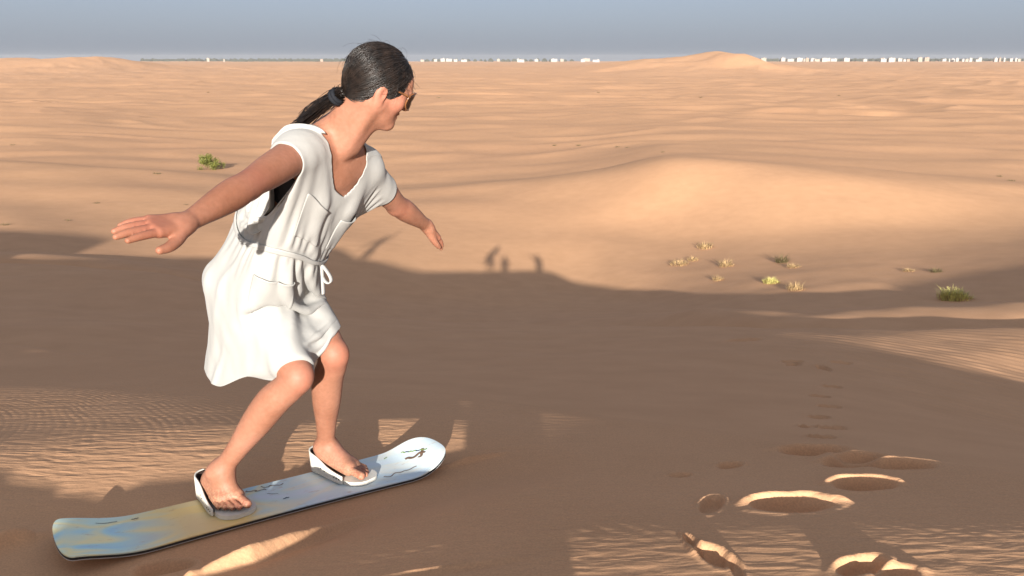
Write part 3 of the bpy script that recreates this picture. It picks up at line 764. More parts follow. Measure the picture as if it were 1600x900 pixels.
    vk = keep | keep[:, np.arange(NA) - 1]
    G = []
    def add(I0, I1, m, rest, st):
        if m.any(): G.append((wm[I0[m]], wm[I1[m]], rest[m], st))
    H0_ = idx; H1_ = idx[:, jn]; pat = np.stack([PX, S], -1)
    def rest(I0, I1, cross=False):
        return np.linalg.norm(pat.reshape(-1, 2)[I0] - pat.reshape(-1, 2)[I1], axis=-1)
    hr = rest(idx, idx[:, jn]); sm_ = (side != side[jn])[None] & np.ones_like(hk); hr = np.where(sm_, DS, hr) * hs[:, None]
    for par in (0, 1):
        m = hk & ((j % 2) == par)[None]; add(H0_, H1_, m, hr, 1.0)
    V0, V1 = idx[:-1], idx[1:]; vr = rest(V0, V1)
    for par in (0, 1):
        m = vk & ((np.arange(NS) % 2) == par)[:, None]; add(V0, V1, m, vr, 1.0)
    hm = (hs[:-1] + hs[1:])[:, None] / 2
    def diag(I0, I1):
        e = pat.reshape(-1, 2)[I0] - pat.reshape(-1, 2)[I1]; ex = np.where((side != side[jn])[None], DS, np.abs(e[..., 0])) * hm
        return np.sqrt(ex ** 2 + e[..., 1] ** 2)
    dr1 = diag(idx[:-1], idx[1:][:, jn]); dr2 = diag(idx[:-1][:, jn], idx[1:])
    for par in (0, 1):
        m = keep & ((np.arange(NS) % 2) == par)[:, None]
        add(idx[:-1], idx[1:][:, jn], m, dr1, 0.30); add(idx[:-1][:, jn], idx[1:], m, dr2, 0.30)
    for par in (0, 1):                                               # bending
        j2 = (j + 2) % NA; m = hk & hk[:, jn] & (((j // 2) % 2) == par)[None]; add(idx, idx[:, j2], m, hr * 2, 0.035)
        m = vk[:-1] & vk[1:] & (((np.arange(NS - 1) // 2) % 2) == par)[:, None]; add(idx[:-2], idx[2:], m, vr[:-1] + vr[1:], 0.035)
    beltv = np.zeros((NS + 1, NA), bool); beltv[np.abs(rows - S_BELT) < 0.014] = True; beltv[rows < 0.045] = True; beltv = beltv.ravel()          # belt and shoulder seams grip
    U = np.nonzero(used)[0]
    v = np.zeros_like(x); dt = 1 / 50.0
    thick = 0.0045
    rs = np.random.RandomState(3); x[U] += rs.normal(0, 0.0012, (len(U), 3))
    cc = np.concatenate([X[:, :, :].mean(1)] ) ; rad = (X - cc[:, None]); rad /= np.linalg.norm(rad, axis=2, keepdims=True) + 1e-9
    fold = 0.007 * noise2(np.broadcast_to(j[None] / 6.0, S.shape), S * 3.0, 77) * smooth(0.12, 0.3, S)
    x += (rad * fold[..., None]).reshape(-1, 3)
    NSTEP = DRAPE_STEPS
    for st in range(NSTEP):
        g = np.array((-0.46, 0.04, -1.0)) * (1.3 if st < 70 else 1.0)      # light cloth, a little headwind pushes it back
        v[U] += g * dt * min(1.0, 0.15 + st / 40.0); v[U] *= 0.97 if st < 70 else 0.90
        xo = x.copy(); x[U] += v[U] * dt
        soft = min(1.0, 0.25 + st / 30.0)
        for it in range(9):
            for (I0, I1, r, k) in G:
                e = x[I1] - x[I0]; L = np.sqrt((e * e).sum(1)) + 1e-9
                s = (0.5 * k * (1 - r / L) * (soft if k == 1.0 else 1.0))[:, None] * e
                x[I0] += s; x[I1] -= s
            if it % 2 == 0:
                P = x[U]; d = BF.sample(P); m = d < thick
                if m.any():
                    n = BF.grad(P[m]); x[U[m]] += n * np.minimum(thick - d[m], 0.02)[:, None]
        P = x[U]; d = BF.sample(P); m = d < thick + 0.002
        if m.any():
            n = BF.grad(P[m]); mv = x[U[m]] - xo[U[m]]; tn = mv - n * (mv * n).sum(1, keepdims=True)
            fr_ = np.where(beltv[U[m]], 0.98, 0.60)[:, None]; x[U[m]] -= tn * fr_
        v[U] = (x[U] - xo[U]) / dt
        sp = np.linalg.norm(v[U], axis=1, keepdims=True); v[U] *= np.minimum(1, 0.7 / (sp + 1e-6))
    # ---- finer creases than the grid can drape: gathers at the belt, soft pleats in blouse and skirt
    fn = np.cross(x[quads[:, 2]] - x[quads[:, 0]], x[quads[:, 3]] - x[quads[:, 1]]); nn = np.zeros_like(x)
    for q4 in range(4): np.add.at(nn, quads[:, q4], fn)
    nn /= np.linalg.norm(nn, axis=1, keepdims=True) + 1e-9
    cg = x[U].mean(0)
    if np.mean(((x[U] - cg) * nn[U]).sum(1)) < 0: nn = -nn
    aw = j[None] * DS * np.ones_like(S)                              # distance around
    ds = np.abs(S - S_BELT)
    g1 = np.sin(aw / 0.036 * 2 * math.pi + 2.2 * noise2(aw * 9, S * 5, 51)) * np.exp(-ds / 0.055) * smooth(0.006, 0.02, ds) * 0.0042
    r1 = 1 - 2.2 * np.abs(noise2(aw / 0.060 + 0.5 * noise2(aw * 8, S * 8, 52), S / 0.30 + aw * 2.0, 53))
    g2 = np.clip(r1, -0.4, 1) * 0.0045 * smooth(0.10, 0.22, S) * smooth(S_BELT + 0.02, S_BELT - 0.10, S)
    r2 = 1 - 2.2 * np.abs(noise2(aw / 0.085 + S * 1.5 + 0.4 * noise2(aw * 6, S * 6, 54), S / 0.45, 55))
    g3 = np.clip(r2, -0.3, 1) * 0.0065 * smooth(S_BELT + 0.02, S_BELT + 0.12, S)
    r3 = noise2(aw / 0.05 - S / 0.10, S / 0.16 + aw * 3, 57) * 0.0022
    disp = (g1 + g2 + g3 + r3).ravel()
    x = x + nn * disp[:, None]
    return x, quads, idx, wm, keep, p, side, S
# ------------------------------------------------------------------ the woman put together
def skin_material():
    k = NT('tanned_skin'); b = k.b
    b.inputs['Roughness'].default_value = 0.56; b.inputs['Specular IOR Level'].default_value = 0.28
    tc = k.n('ShaderNodeTexCoord')
    n1 = k.n('ShaderNodeTexNoise'); n1.inputs['Scale'].default_value = 7; n1.inputs['Detail'].default_value = 6; k.l(tc.outputs['Object'], n1.inputs['Vector'])
    col = k.ramp(n1.outputs['Fac'], [(0.30, (0.250, 0.108, 0.064)), (0.55, (0.305, 0.142, 0.090)), (0.75, (0.350, 0.165, 0.112))])
    n3 = k.n('ShaderNodeTexNoise'); n3.inputs['Scale'].default_value = 90; n3.inputs['Detail'].default_value = 3; k.l(tc.outputs['Object'], n3.inputs['Vector'])
    f = k.ramp(n3.outputs['Fac'], [(0.3, (0.90, 0.88, 0.86)), (0.7, (1.06, 1.05, 1.05))])
    m = k.n('ShaderNodeMix', data_type='RGBA', blend_type='MULTIPLY'); m.inputs['Factor'].default_value = 1
    k.l(col, m.inputs['A']); k.l(f, m.inputs['B'])
    fl = k.n('ShaderNodeAttribute'); fl.attribute_name = 'flush'; sp_ = k.n('ShaderNodeSeparateXYZ'); k.l(fl.outputs['Vector'], sp_.inputs[0])
    m4 = k.n('ShaderNodeMix', data_type='RGBA'); k.l(sp_.outputs['X'], m4.inputs['Factor']); k.l(m.outputs['Result'], m4.inputs['A']); m4.inputs['B'].default_value = (0.36, 0.125, 0.085, 1)
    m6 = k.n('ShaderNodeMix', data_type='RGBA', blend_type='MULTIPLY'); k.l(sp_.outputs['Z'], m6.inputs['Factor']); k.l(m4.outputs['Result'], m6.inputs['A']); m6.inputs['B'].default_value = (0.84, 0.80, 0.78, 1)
    dn_ = k.n('ShaderNodeTexNoise'); dn_.inputs['Scale'].default_value = 150; dn_.inputs['Detail'].default_value = 6; k.l(tc.outputs['Object'], dn_.inputs['Vector'])
    dm = k.ramp(dn_.outputs['Fac'], [(0.45, (0, 0, 0)), (0.62, (1, 1, 1))])
    m5 = k.n('ShaderNodeMix', data_type='RGBA'); k.l(k.math('MULTIPLY', dm, sp_.outputs['Y']), m5.inputs['Factor']); k.l(m6.outputs['Result'], m5.inputs['A']); m5.inputs['B'].default_value = (0.52, 0.33, 0.20, 1)
    k.l(m5.outputs['Result'], b.inputs['Base Color'])
    b.inputs['Subsurface Weight'].default_value = 0.12; b.inputs['Subsurface Radius'].default_value = (0.012, 0.005, 0.003); b.inputs['Subsurface Scale'].default_value = 0.6
    n2 = k.n('ShaderNodeTexNoise'); n2.inputs['Scale'].default_value = 420; n2.inputs['Detail'].default_value = 2; k.l(tc.outputs['Object'], n2.inputs['Vector'])
    bp = k.n('ShaderNodeBump'); bp.inputs['Strength'].default_value = 0.22; bp.inputs['Distance'].default_value = 0.0012
    k.l(n2.outputs['Fac'], bp.inputs['Height']); k.l(bp.outputs[0], b.inputs['Normal'])
    return k.m
def cloth_material():
    k = NT('white_cotton'); b = k.b
    b.inputs['Roughness'].default_value = 0.85; b.inputs['Specular IOR Level'].default_value = 0.12
    b.inputs['Sheen Weight'].default_value = 0.1
    tc = k.n('ShaderNodeTexCoord')
    n1 = k.n('ShaderNodeTexNoise'); n1.inputs['Scale'].default_value = 14; n1.inputs['Detail'].default_value = 5; k.l(tc.outputs['Object'], n1.inputs['Vector'])
    k.l(k.ramp(n1.outputs['Fac'], [(0.3, (0.415, 0.406, 0.386)), (0.7, (0.445, 0.436, 0.416))]), b.inputs['Base Color'])
    n2 = k.n('ShaderNodeTexNoise'); n2.inputs['Scale'].default_value = 48; n2.inputs['Detail'].default_value = 4; n2.inputs['Distortion'].default_value = 0.6
    k.l(tc.outputs['Object'], n2.inputs['Vector'])
    bp = k.n('ShaderNodeBump'); bp.inputs['Strength'].default_value = 0.16; bp.inputs['Distance'].default_value = 0.004
    k.l(n2.outputs['Fac'], bp.inputs['Height']); k.l(bp.outputs[0], b.inputs['Normal'])
    tr = k.n('ShaderNodeBsdfTranslucent'); tr.inputs['Color'].default_value = (0.40, 0.385, 0.36, 1)
    mx = k.n('ShaderNodeMixShader'); mx.inputs[0].default_value = 0.22
    out = k.t.nodes['Material Output']
    k.l(b.outputs[0], mx.inputs[1]); k.l(tr.outputs[0], mx.inputs[2]); k.l(mx.outputs[0], out.inputs['Surface'])
    return k.m
SKIN = skin_material(); CLOTH = cloth_material()
def hair_material():
    k = NT('dark_hair'); b = k.b
    b.inputs['Roughness'].default_value = 0.34; b.inputs['Specular IOR Level'].default_value = 0.55
    b.inputs['Anisotropic'].default_value = 0.5
    tc = k.n('ShaderNodeTexCoord'); n1 = k.n('ShaderNodeTexNoise'); n1.inputs['Scale'].default_value = 60; n1.inputs['Detail'].default_value = 4
    k.l(tc.outputs['Object'], n1.inputs['Vector'])
    k.l(k.ramp(n1.outputs['Fac'], [(0.35, (0.006, 0.0045, 0.004)), (0.7, (0.020, 0.013, 0.010))]), b.inputs['Base Color'])
    return k.m
HAIR = hair_material()
def tubes(lines, rads, sides=3):
    """many thin tubes in one mesh: lines (n, m, 3)"""
    V, Fc = [], []; off = 0
    for L, r in zip(lines, rads):
        m = len(L); t = np.gradient(L, axis=0); t /= np.linalg.norm(t, axis=1, keepdims=True) + 1e-9
        a = np.cross(t, (0.31, 0.2, 0.93)); a /= np.linalg.norm(a, axis=1, keepdims=True) + 1e-9; b = np.cross(t, a)
        rr = np.broadcast_to(r, (m,))
        ring = [L + (a * math.cos(q) + b * math.sin(q)) * rr[:, None] for q in np.arange(sides) * 2 * math.pi / sides]
        V.append(np.stack(ring, 1).reshape(-1, 3))
        i = np.arange(m - 1)[:, None] * sides + np.arange(sides)[None]; j = np.arange(m - 1)[:, None] * sides + (np.arange(sides)[None] + 1) % sides
        Fc.append(np.stack([i, j, j + sides, i + sides], -1).reshape(-1, 4) + off); off += m * sides
    return np.concatenate(V), np.concatenate(Fc)

BF = build_body()
bV, bF = BF.mesh()
bV = relax(bV, bF, 1, 0.35)
woman = empty('person', tuple((R_heel + L_heel) / 2))
tag(woman, 'woman in a white belted dress balancing on the board with arms spread', 'person')
WO = np.array(woman.location)
body_o = mesh_object('body', bV - WO, bF, SKIN, woman)
def near(pt, r): return np.exp(-((bV - np.asarray(pt)) ** 2).sum(1) / r ** 2)
flush = 0.55 * near(J['rknee'] + np.array((0.02, -0.02, 0)), 0.05) + 0.55 * near(J['lknee'] + np.array((0.02, -0.02, 0)), 0.05) + 0.5 * near(J['relb'], 0.05) + 0.4 * near(J['lelb'], 0.05) \
    + 0.5 * near(J['rwri'] + (J['rtip'] - J['rwri']) * 0.5, 0.05) + 0.5 * near(J['lwri'] + (J['ltip'] - J['lwri']) * 0.5, 0.05) + 0.6 * near(R_toe, 0.05) + 0.6 * near(L_toe, 0.05) + 0.4 * near(R_heel, 0.05) + 0.4 * near(L_heel, 0.05) \
    + 0.55 * near(hp(0.065, -0.045, -0.03), 0.03) + 0.5 * near(hp(-0.01, -0.078, -0.015), 0.035)
dust = np.clip((BOARD_TOP(bV[:, 1]) + 0.10 - bV[:, 2]) / 0.10, 0, 1) ** 1.5 * 0.8
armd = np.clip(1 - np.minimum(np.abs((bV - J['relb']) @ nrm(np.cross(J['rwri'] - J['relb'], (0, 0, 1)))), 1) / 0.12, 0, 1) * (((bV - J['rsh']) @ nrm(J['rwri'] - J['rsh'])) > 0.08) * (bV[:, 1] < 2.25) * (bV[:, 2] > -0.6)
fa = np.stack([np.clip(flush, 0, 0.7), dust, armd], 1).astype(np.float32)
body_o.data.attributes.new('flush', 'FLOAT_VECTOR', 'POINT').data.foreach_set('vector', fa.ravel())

# dress
dx, dquads, didx, dwm, dkeep, dpc, dside, dS = drape(BF)
drows = np.arange(NS + 1) * DS
uq, inv = np.unique(dquads, return_inverse=True); inv = inv.reshape(dquads.shape)
dress = mesh_object('dress', dx[uq] - WO, inv.astype(np.int32), CLOTH, woman)
dress['label'] = 'loose white dress with curved hem, gathered at the waist'
def finish(o, thick=0.0022, off=0.0, sub=1):
    if sub:
        m = o.modifiers.new('subdivision', 'SUBSURF'); m.levels = sub; m.render_levels = sub
    m = o.modifiers.new('thickness', 'SOLIDIFY'); m.thickness = thick; m.offset = off
finish(dress)
# grid normals for things sewn onto the dress
fn = np.cross(dx[dquads[:, 2]] - dx[dquads[:, 0]], dx[dquads[:, 3]] - dx[dquads[:, 1]])
dn = np.zeros_like(dx)
for q in range(4): np.add.at(dn, dquads[:, q], fn)
dn /= np.linalg.norm(dn, axis=1, keepdims=True) + 1e-9
cen = dx[uq].mean(0)
if np.mean(((dx[uq] - cen) * dn[uq]).sum(1)) < 0: dn = -dn
def patch(name, s0, s1, p0, p1, mouth, base=0.0022, front=True, parent=dress):
    """a pocket sewn on: sub-grid of the dress lifted off it, open at the top"""
    ii = np.nonzero((drows >= s0) & (drows <= s1))[0]
    jj = np.nonzero((dpc >= p0) & (dpc <= p1) & (dside == (1 if front else -1)))[0]
    I = didx[np.ix_(ii, jj)]
    t = np.linspace(1, 0, len(ii))[:, None]; e = np.sin(np.linspace(0.0, math.pi, len(jj)))[None] ** 0.7
    lift = base + mouth * t ** 2.2 * e
    P = dx[dwm[I]] + dn[dwm[I]] * lift[..., None]
    # calm the small folds under the pocket
    for _ in range(6):
        P[1:-1, 1:-1] = 0.5 * P[1:-1, 1:-1] + 0.125 * (P[:-2, 1:-1] + P[2:, 1:-1] + P[1:-1, :-2] + P[1:-1, 2:])
    n, m = I.shape; k = np.arange(n * m).reshape(n, m)
    Fq = np.stack([k[:-1, :-1], k[:-1, 1:], k[1:, 1:], k[1:, :-1]], -1).reshape(-1, 4)
    o = mesh_object(name, P.reshape(-1, 3) - WO, Fq, CLOTH, parent); finish(o, 0.0018)
    return o
patch('pocket', 0.190, 0.298, -0.165, -0.045, 0.009)
patch('pocket', 0.190, 0.298, 0.035, 0.150, 0.009)
patch('pocket', 0.425, 0.610, -0.245, -0.105, 0.014)
patch('pocket', 0.425, 0.560, 0.105, 0.235, 0.014)
# belt of the same cloth, with a small bow
ii = np.nonzero(np.abs(drows - S_BELT) < 0.013)[0]
I = didx[ii]; P = dx[dwm[I]] + dn[dwm[I]] * 0.004
for _ in range(14): P = 0.5 * P + 0.25 * (np.roll(P, 1, 1) + np.roll(P, -1, 1))
P = P + dn[dwm[I]] * 0.003
n, m = I.shape; kk = np.arange(n * m).reshape(n, m); kn = np.roll(kk, -1, 1)
belt_o = mesh_object('belt', P.reshape(-1, 3) - WO, np.stack([kk[:-1], kn[:-1], kn[1:], kk[1:]], -1).reshape(-1, 4), CLOTH, dress); finish(belt_o, 0.004)
jb = int(np.argmin(np.abs(dpc - 0.03) + (dside < 0) * 9)); b0 = P[n // 2, jb]; bn_ = dn[dwm[I[n // 2, jb]]]
def ribbon(name, pts, w, parent, mat, wdir):
    pts = np.array(pts); wd = nrm(wdir); V = np.stack([pts - wd * w / 2, pts + wd * w / 2], 1).reshape(-1, 3)
    i = np.arange(len(pts) - 1) * 2
    o = mesh_object(name, V - WO, np.stack([i, i + 1, i + 3, i + 2], -1), mat, parent); finish(o, 0.003); return o
tt = np.linspace(0, 1, 14)
lp = [b0 + bn_ * (0.006 + 0.020 * math.sin(math.pi * t)) + np.array((0.012 * math.sin(2 * math.pi * t), 0.0, -0.050 * math.sin(math.pi * t))) for t in tt]
ribbon('bow', lp, 0.013, belt_o, CLOTH, (0.5, 0.8, 0.1))
tl = [b0 + bn_ * (0.006 + 0.012 * t) + np.array((-0.010 * t, -0.008 * t, -0.085 * t - 0.01 * math.sin(3 * t))) for t in tt]
ribbon('belt_end', tl, 0.014, belt_o, CLOTH, (0.5, 0.8, 0.1))

# black top under the dress: a thin shell of the trunk
shm = (J['rsh'] + J['lsh']) / 2
def shell(F_, lo, hi, fn, off):
    a = np.clip(((np.array(lo) - F_.lo) / F_.vox).astype(int), 0, F_.n - 2); b = np.clip(((np.array(hi) - F_.lo) / F_.vox).astype(int) + 1, 1, F_.n)
    G_ = Field.__new__(Field); G_.vox = F_.vox; G_.lo = F_.lo + a * F_.vox; G_.n = b - a
    ax = [G_.lo[k] + F_.vox * np.arange(G_.n[k]) for k in range(3)]; X, Y, Z = np.meshgrid(*ax, indexing='ij')
    D = np.maximum(F_.d[a[0]:b[0], a[1]:b[1], a[2]:b[2]] - off, fn(X, Y, Z)).astype(np.float32)
    D[0] = D[-1] = 0.1; D[:, 0] = D[:, -1] = 0.1; D[:, :, 0] = D[:, :, -1] = 0.1
    return G_.mesh(D)
def bra_fn(X, Y, Z):
    q = [X - shm[0], Y - shm[1], Z - shm[2]]
    lu = sum(q[i] * T_up[i] for i in range(3)); ll = sum(q[i] * T_left[i] for i in range(3)) - 0.012
    return np.maximum(np.abs(lu + 0.125) - 0.052, np.abs(ll) - 0.150)
v_, f_ = shell(BF, shm - 0.32, shm + 0.30, bra_fn, 0.004)
BLACK = plain('black_fabric', (0.018, 0.018, 0.021), 0.75, 0.25, 0.2, 60)
mesh_object('bikini_top', v_ - WO, f_, BLACK, woman)

# hair: a close cap combed back to a low ponytail
hc = np.array((-0.012, 0.0, 0.026)); hr_ = np.array((0.1035, 0.0815, 0.0905))
def zline(x): return np.interp(x, [-0.12, -0.085, -0.05, -0.02, 0.012, 0.04, 0.075, 0.11], [-0.105, -0.105, -0.088, -0.050, 0.006, 0.022, 0.050, 0.060])
HF = Field(HC - 0.16, HC + 0.16, 0.0035)
HF.ell(hp(*hc), HD, hr_ * HS, 0.0); HF.ell(hp(-0.040, 0, -0.014), HD, np.array((0.068, 0.068, 0.080)) * HS, 0.02)
ax = [HF.lo[k] + HF.vox * np.arange(HF.n[k]) for k in range(3)]; X_, Y_, Z_ = np.meshgrid(*ax, indexing='ij')
q = [(X_ - HC[0]) / HS, (Y_ - HC[1]) / HS, (Z_ - HC[2]) / HS]
lx = sum(q[i] * HD[0, i] for i in range(3)); ly = sum(q[i] * HD[1, i] for i in range(3)); lz = sum(q[i] * HD[2, i] for i in range(3))
Dh = np.maximum(HF.d, (zline(lx) - lz) * 0.8 * HS).astype(np.float32)
hv, hf_ = HF.mesh(Dh)
hv = relax(hv, hf_, 2, 0.4)
hair = mesh_object('hair', hv - WO, hf_, HAIR, woman); hair['label'] = 'dark hair combed back into a low ponytail'
TIE = np.array((-0.098, 0.0, -0.074))
rs = np.random.RandomState(5); lines, rads = [], []
td = (TIE - hc) / hr_; td /= np.linalg.norm(td)
while len(lines) < 2600:
    d0 = rs.normal(size=3); d0 /= np.linalg.norm(d0); st = hc + d0 * hr_
    if st[2] < zline(st[0]) + 0.004 or d0 @ td > 0.93: continue
    if rs.rand() < 0.45 and st[2] > zline(st[0]) + 0.03: continue
    ang = math.acos(np.clip(d0 @ td, -1, 1)); t = np.linspace(0, 1, 12)
    if ang > 2.9: continue
    sl = (np.sin((1 - t) * ang)[:, None] * d0 + np.sin(t * ang)[:, None] * td) / math.sin(ang)
    sl += rs.normal(0, 0.012, 3) * np.sin(t * math.pi)[:, None]
    P = hc + sl * hr_ * (1.004 + 0.016 * rs.rand() * np.sin(t * math.pi * 0.9 + 0.2)[:, None])
    P[-3:] = P[-3:] * np.array([0.85, 0.5, 0.15])[:, None] + (TIE + rs.normal(0, 0.006, 3)) * np.array([0.15, 0.5, 0.85])[:, None]
    PW = np.array([hp(*a) for a in P]); dd = HF.sample(PW); lift_ = np.clip(0.0004 + 0.0026 * rs.rand() ** 2 - dd, 0, 0.03)
    PW[:-2] += (HF.grad(PW) * lift_[:, None])[:-2]
    lines.append(PW); rads.append(0.0006 + 0.0006 * rs.rand())
for _ in range(46):                                                # loose wisps at the temple and on top
    a = np.array((rs.uniform(0.03, 0.085), rs.choice([-1, 1]) * rs.uniform(0.03, 0.07), rs.uniform(0.02, 0.07)))
    d0 = (a - hc) / hr_; d0 /= np.linalg.norm(d0); s0 = hc + d0 * hr_ * 0.99; t = np.linspace(0, 1, 8)[:, None]
    dirn = rs.normal(0, 0.4, 3) + np.array((0.25, 0.1 * np.sign(a[1]), -0.6)); ln = rs.uniform(0.02, 0.05)
    P = s0 + d0 * 0.008 * t + nrm(dirn) * ln * t + rs.normal(0, 0.004, 3) * t * t
    lines.append(np.array([hp(*k) for k in P])); rads.append(0.0004)
v_, f_ = tubes(lines, rads); mesh_object('hair_strands', v_ - WO, f_, HAIR, hair)
fly = []
for _ in range(110):                                               # flyaways over the crown
    d0 = rs.normal(size=3); d0[2] = abs(d0[2]); d0 /= np.linalg.norm(d0); s0 = hc + d0 * hr_ * 1.0; t = np.linspace(0, 1, 9)[:, None]
    tg = td - d0 * (td @ d0); tg = tg / (np.linalg.norm(tg) + 1e-6) + rs.normal(0, 0.35, 3); ln = rs.uniform(0.03, 0.07)
    P = s0 + tg * ln * t + d0 * (0.012 * rs.rand() * np.sin(t * 2.6) - 0.35 * ln * t * t)
    fly.append(np.array([hp(*k) for k in P]))
v_, f_ = tubes(fly, [0.00028] * len(fly)); mesh_object('loose_hair', v_ - WO, f_, HAIR, hair)
tie_w = hp(*TIE); tip_w = at(466, 197, 2.350)
lines, rads = [], []
mid_w = (tie_w + tip_w) / 2 + np.array((0.0, 0.0, 0.012))
for _ in range(620):
    o0 = rs.normal(0, 1, 3) * 0.0075; o1 = rs.normal(0, 1, 3) * 0.0140; o2 = rs.normal(0, 1, 3) * 0.009
    t = np.linspace(0, 1, 12)[:, None]; ln = rs.uniform(0.75, 1.04)
    t = t * ln
    P = (tie_w + o0) * (1 - t) ** 2 + 2 * (mid_w + o1) * t * (1 - t) + (tip_w + o2) * t * t
    lines.append(P); rads.append(0.0008)
v_, f_ = tubes(lines, rads); mesh_object('ponytail', v_ - WO, f_, HAIR, hair)
# hair tie: a ring around the start of the ponytail
pd = nrm(tip_w - tie_w); e1 = nrm(np.cross(pd, (0, 0, 1))); e2 = np.cross(pd, e1)
ring = [tie_w + pd * 0.012 + (e1 * math.cos(a) + e2 * math.sin(a)) * 0.0185 for a in np.linspace(0, 2 * math.pi, 25)]
v_, f_ = tubes([np.array(ring), np.array(ring) + pd * 0.010], [0.0065, 0.0065], 6)
mesh_object('hair_tie', v_ - WO, f_, plain('navy_elastic', (0.010, 0.011, 0.015), 0.8, 0.2, 0.2, 300), hair)

# sunglasses
FRAME = plain('brown_acetate', (0.16, 0.065, 0.025), 0.25, 0.5, 0.35, 90)
LENS = NT('tinted_lens'); LENS.b.inputs['Base Color'].default_value = (0.022, 0.010, 0.006, 1); LENS.b.inputs['Roughness'].default_value = 0.06
LENS.b.inputs['Specular IOR Level'].default_value = 0.7
glasses = mesh_object('sunglasses', *tubes([np.array([hp(0.107, -0.010, 0.008), hp(0.112, 0.0, 0.011), hp(0.107, 0.010, 0.008)]) - WO], [0.0022], 6), FRAME, woman)
glasses['label'] = 'brown tinted sunglasses'
for s in (-1, 1):
    a = np.linspace(0, 2 * math.pi, 29)
    def lens_pt(t, k=1.0):
        cx = np.sign(math.cos(t)) * abs(math.cos(t)) ** 0.7 * 0.0300 * k; cz = np.sign(math.sin(t)) * abs(math.sin(t)) ** 0.7 * 0.0280 * k
        yy = 0.036 * s + cx; return hp(0.1110 - 14.0 * max(0, abs(yy) - 0.016) ** 2, yy, -0.006 + cz)
    rim = np.array([lens_pt(t) for t in a]); v_, f_ = tubes([rim], [0.0024], 6)
    mesh_object('rim', v_ - WO, f_, FRAME, glasses)
    ringv = [hp(0.1035, 0.036 * s, -0.006)] + [lens_pt(t, 0.5) for t in a[:-1]] + [lens_pt(t, 0.97) for t in a[:-1]]
    m_ = len(a) - 1
    ff = [(0, 1 + i, 1 + (i + 1) % m_) for i in range(m_)] + [(1 + i, 1 + m_ + i, 1 + m_ + (i + 1) % m_, 1 + (i + 1) % m_) for i in range(m_)]
    lo_ = mesh_object('lens', np.array(ringv) - WO, ff, LENS.m, glasses); finish(lo_, 0.002, 0, 0)
    tm = np.array([hp(0.080, 0.0645 * s, 0.008), hp(0.05, 0.069 * s, 0.009), hp(0.02, 0.0735 * s, 0.010), hp(-0.012, 0.0755 * s, 0.010), hp(-0.030, 0.074 * s, -0.004)])
    v_, f_ = tubes([tm], [np.array([0.0034, 0.0028, 0.0024, 0.0022, 0.0018])], 6); mesh_object('temple', v_ - WO, f_, FRAME, glasses)
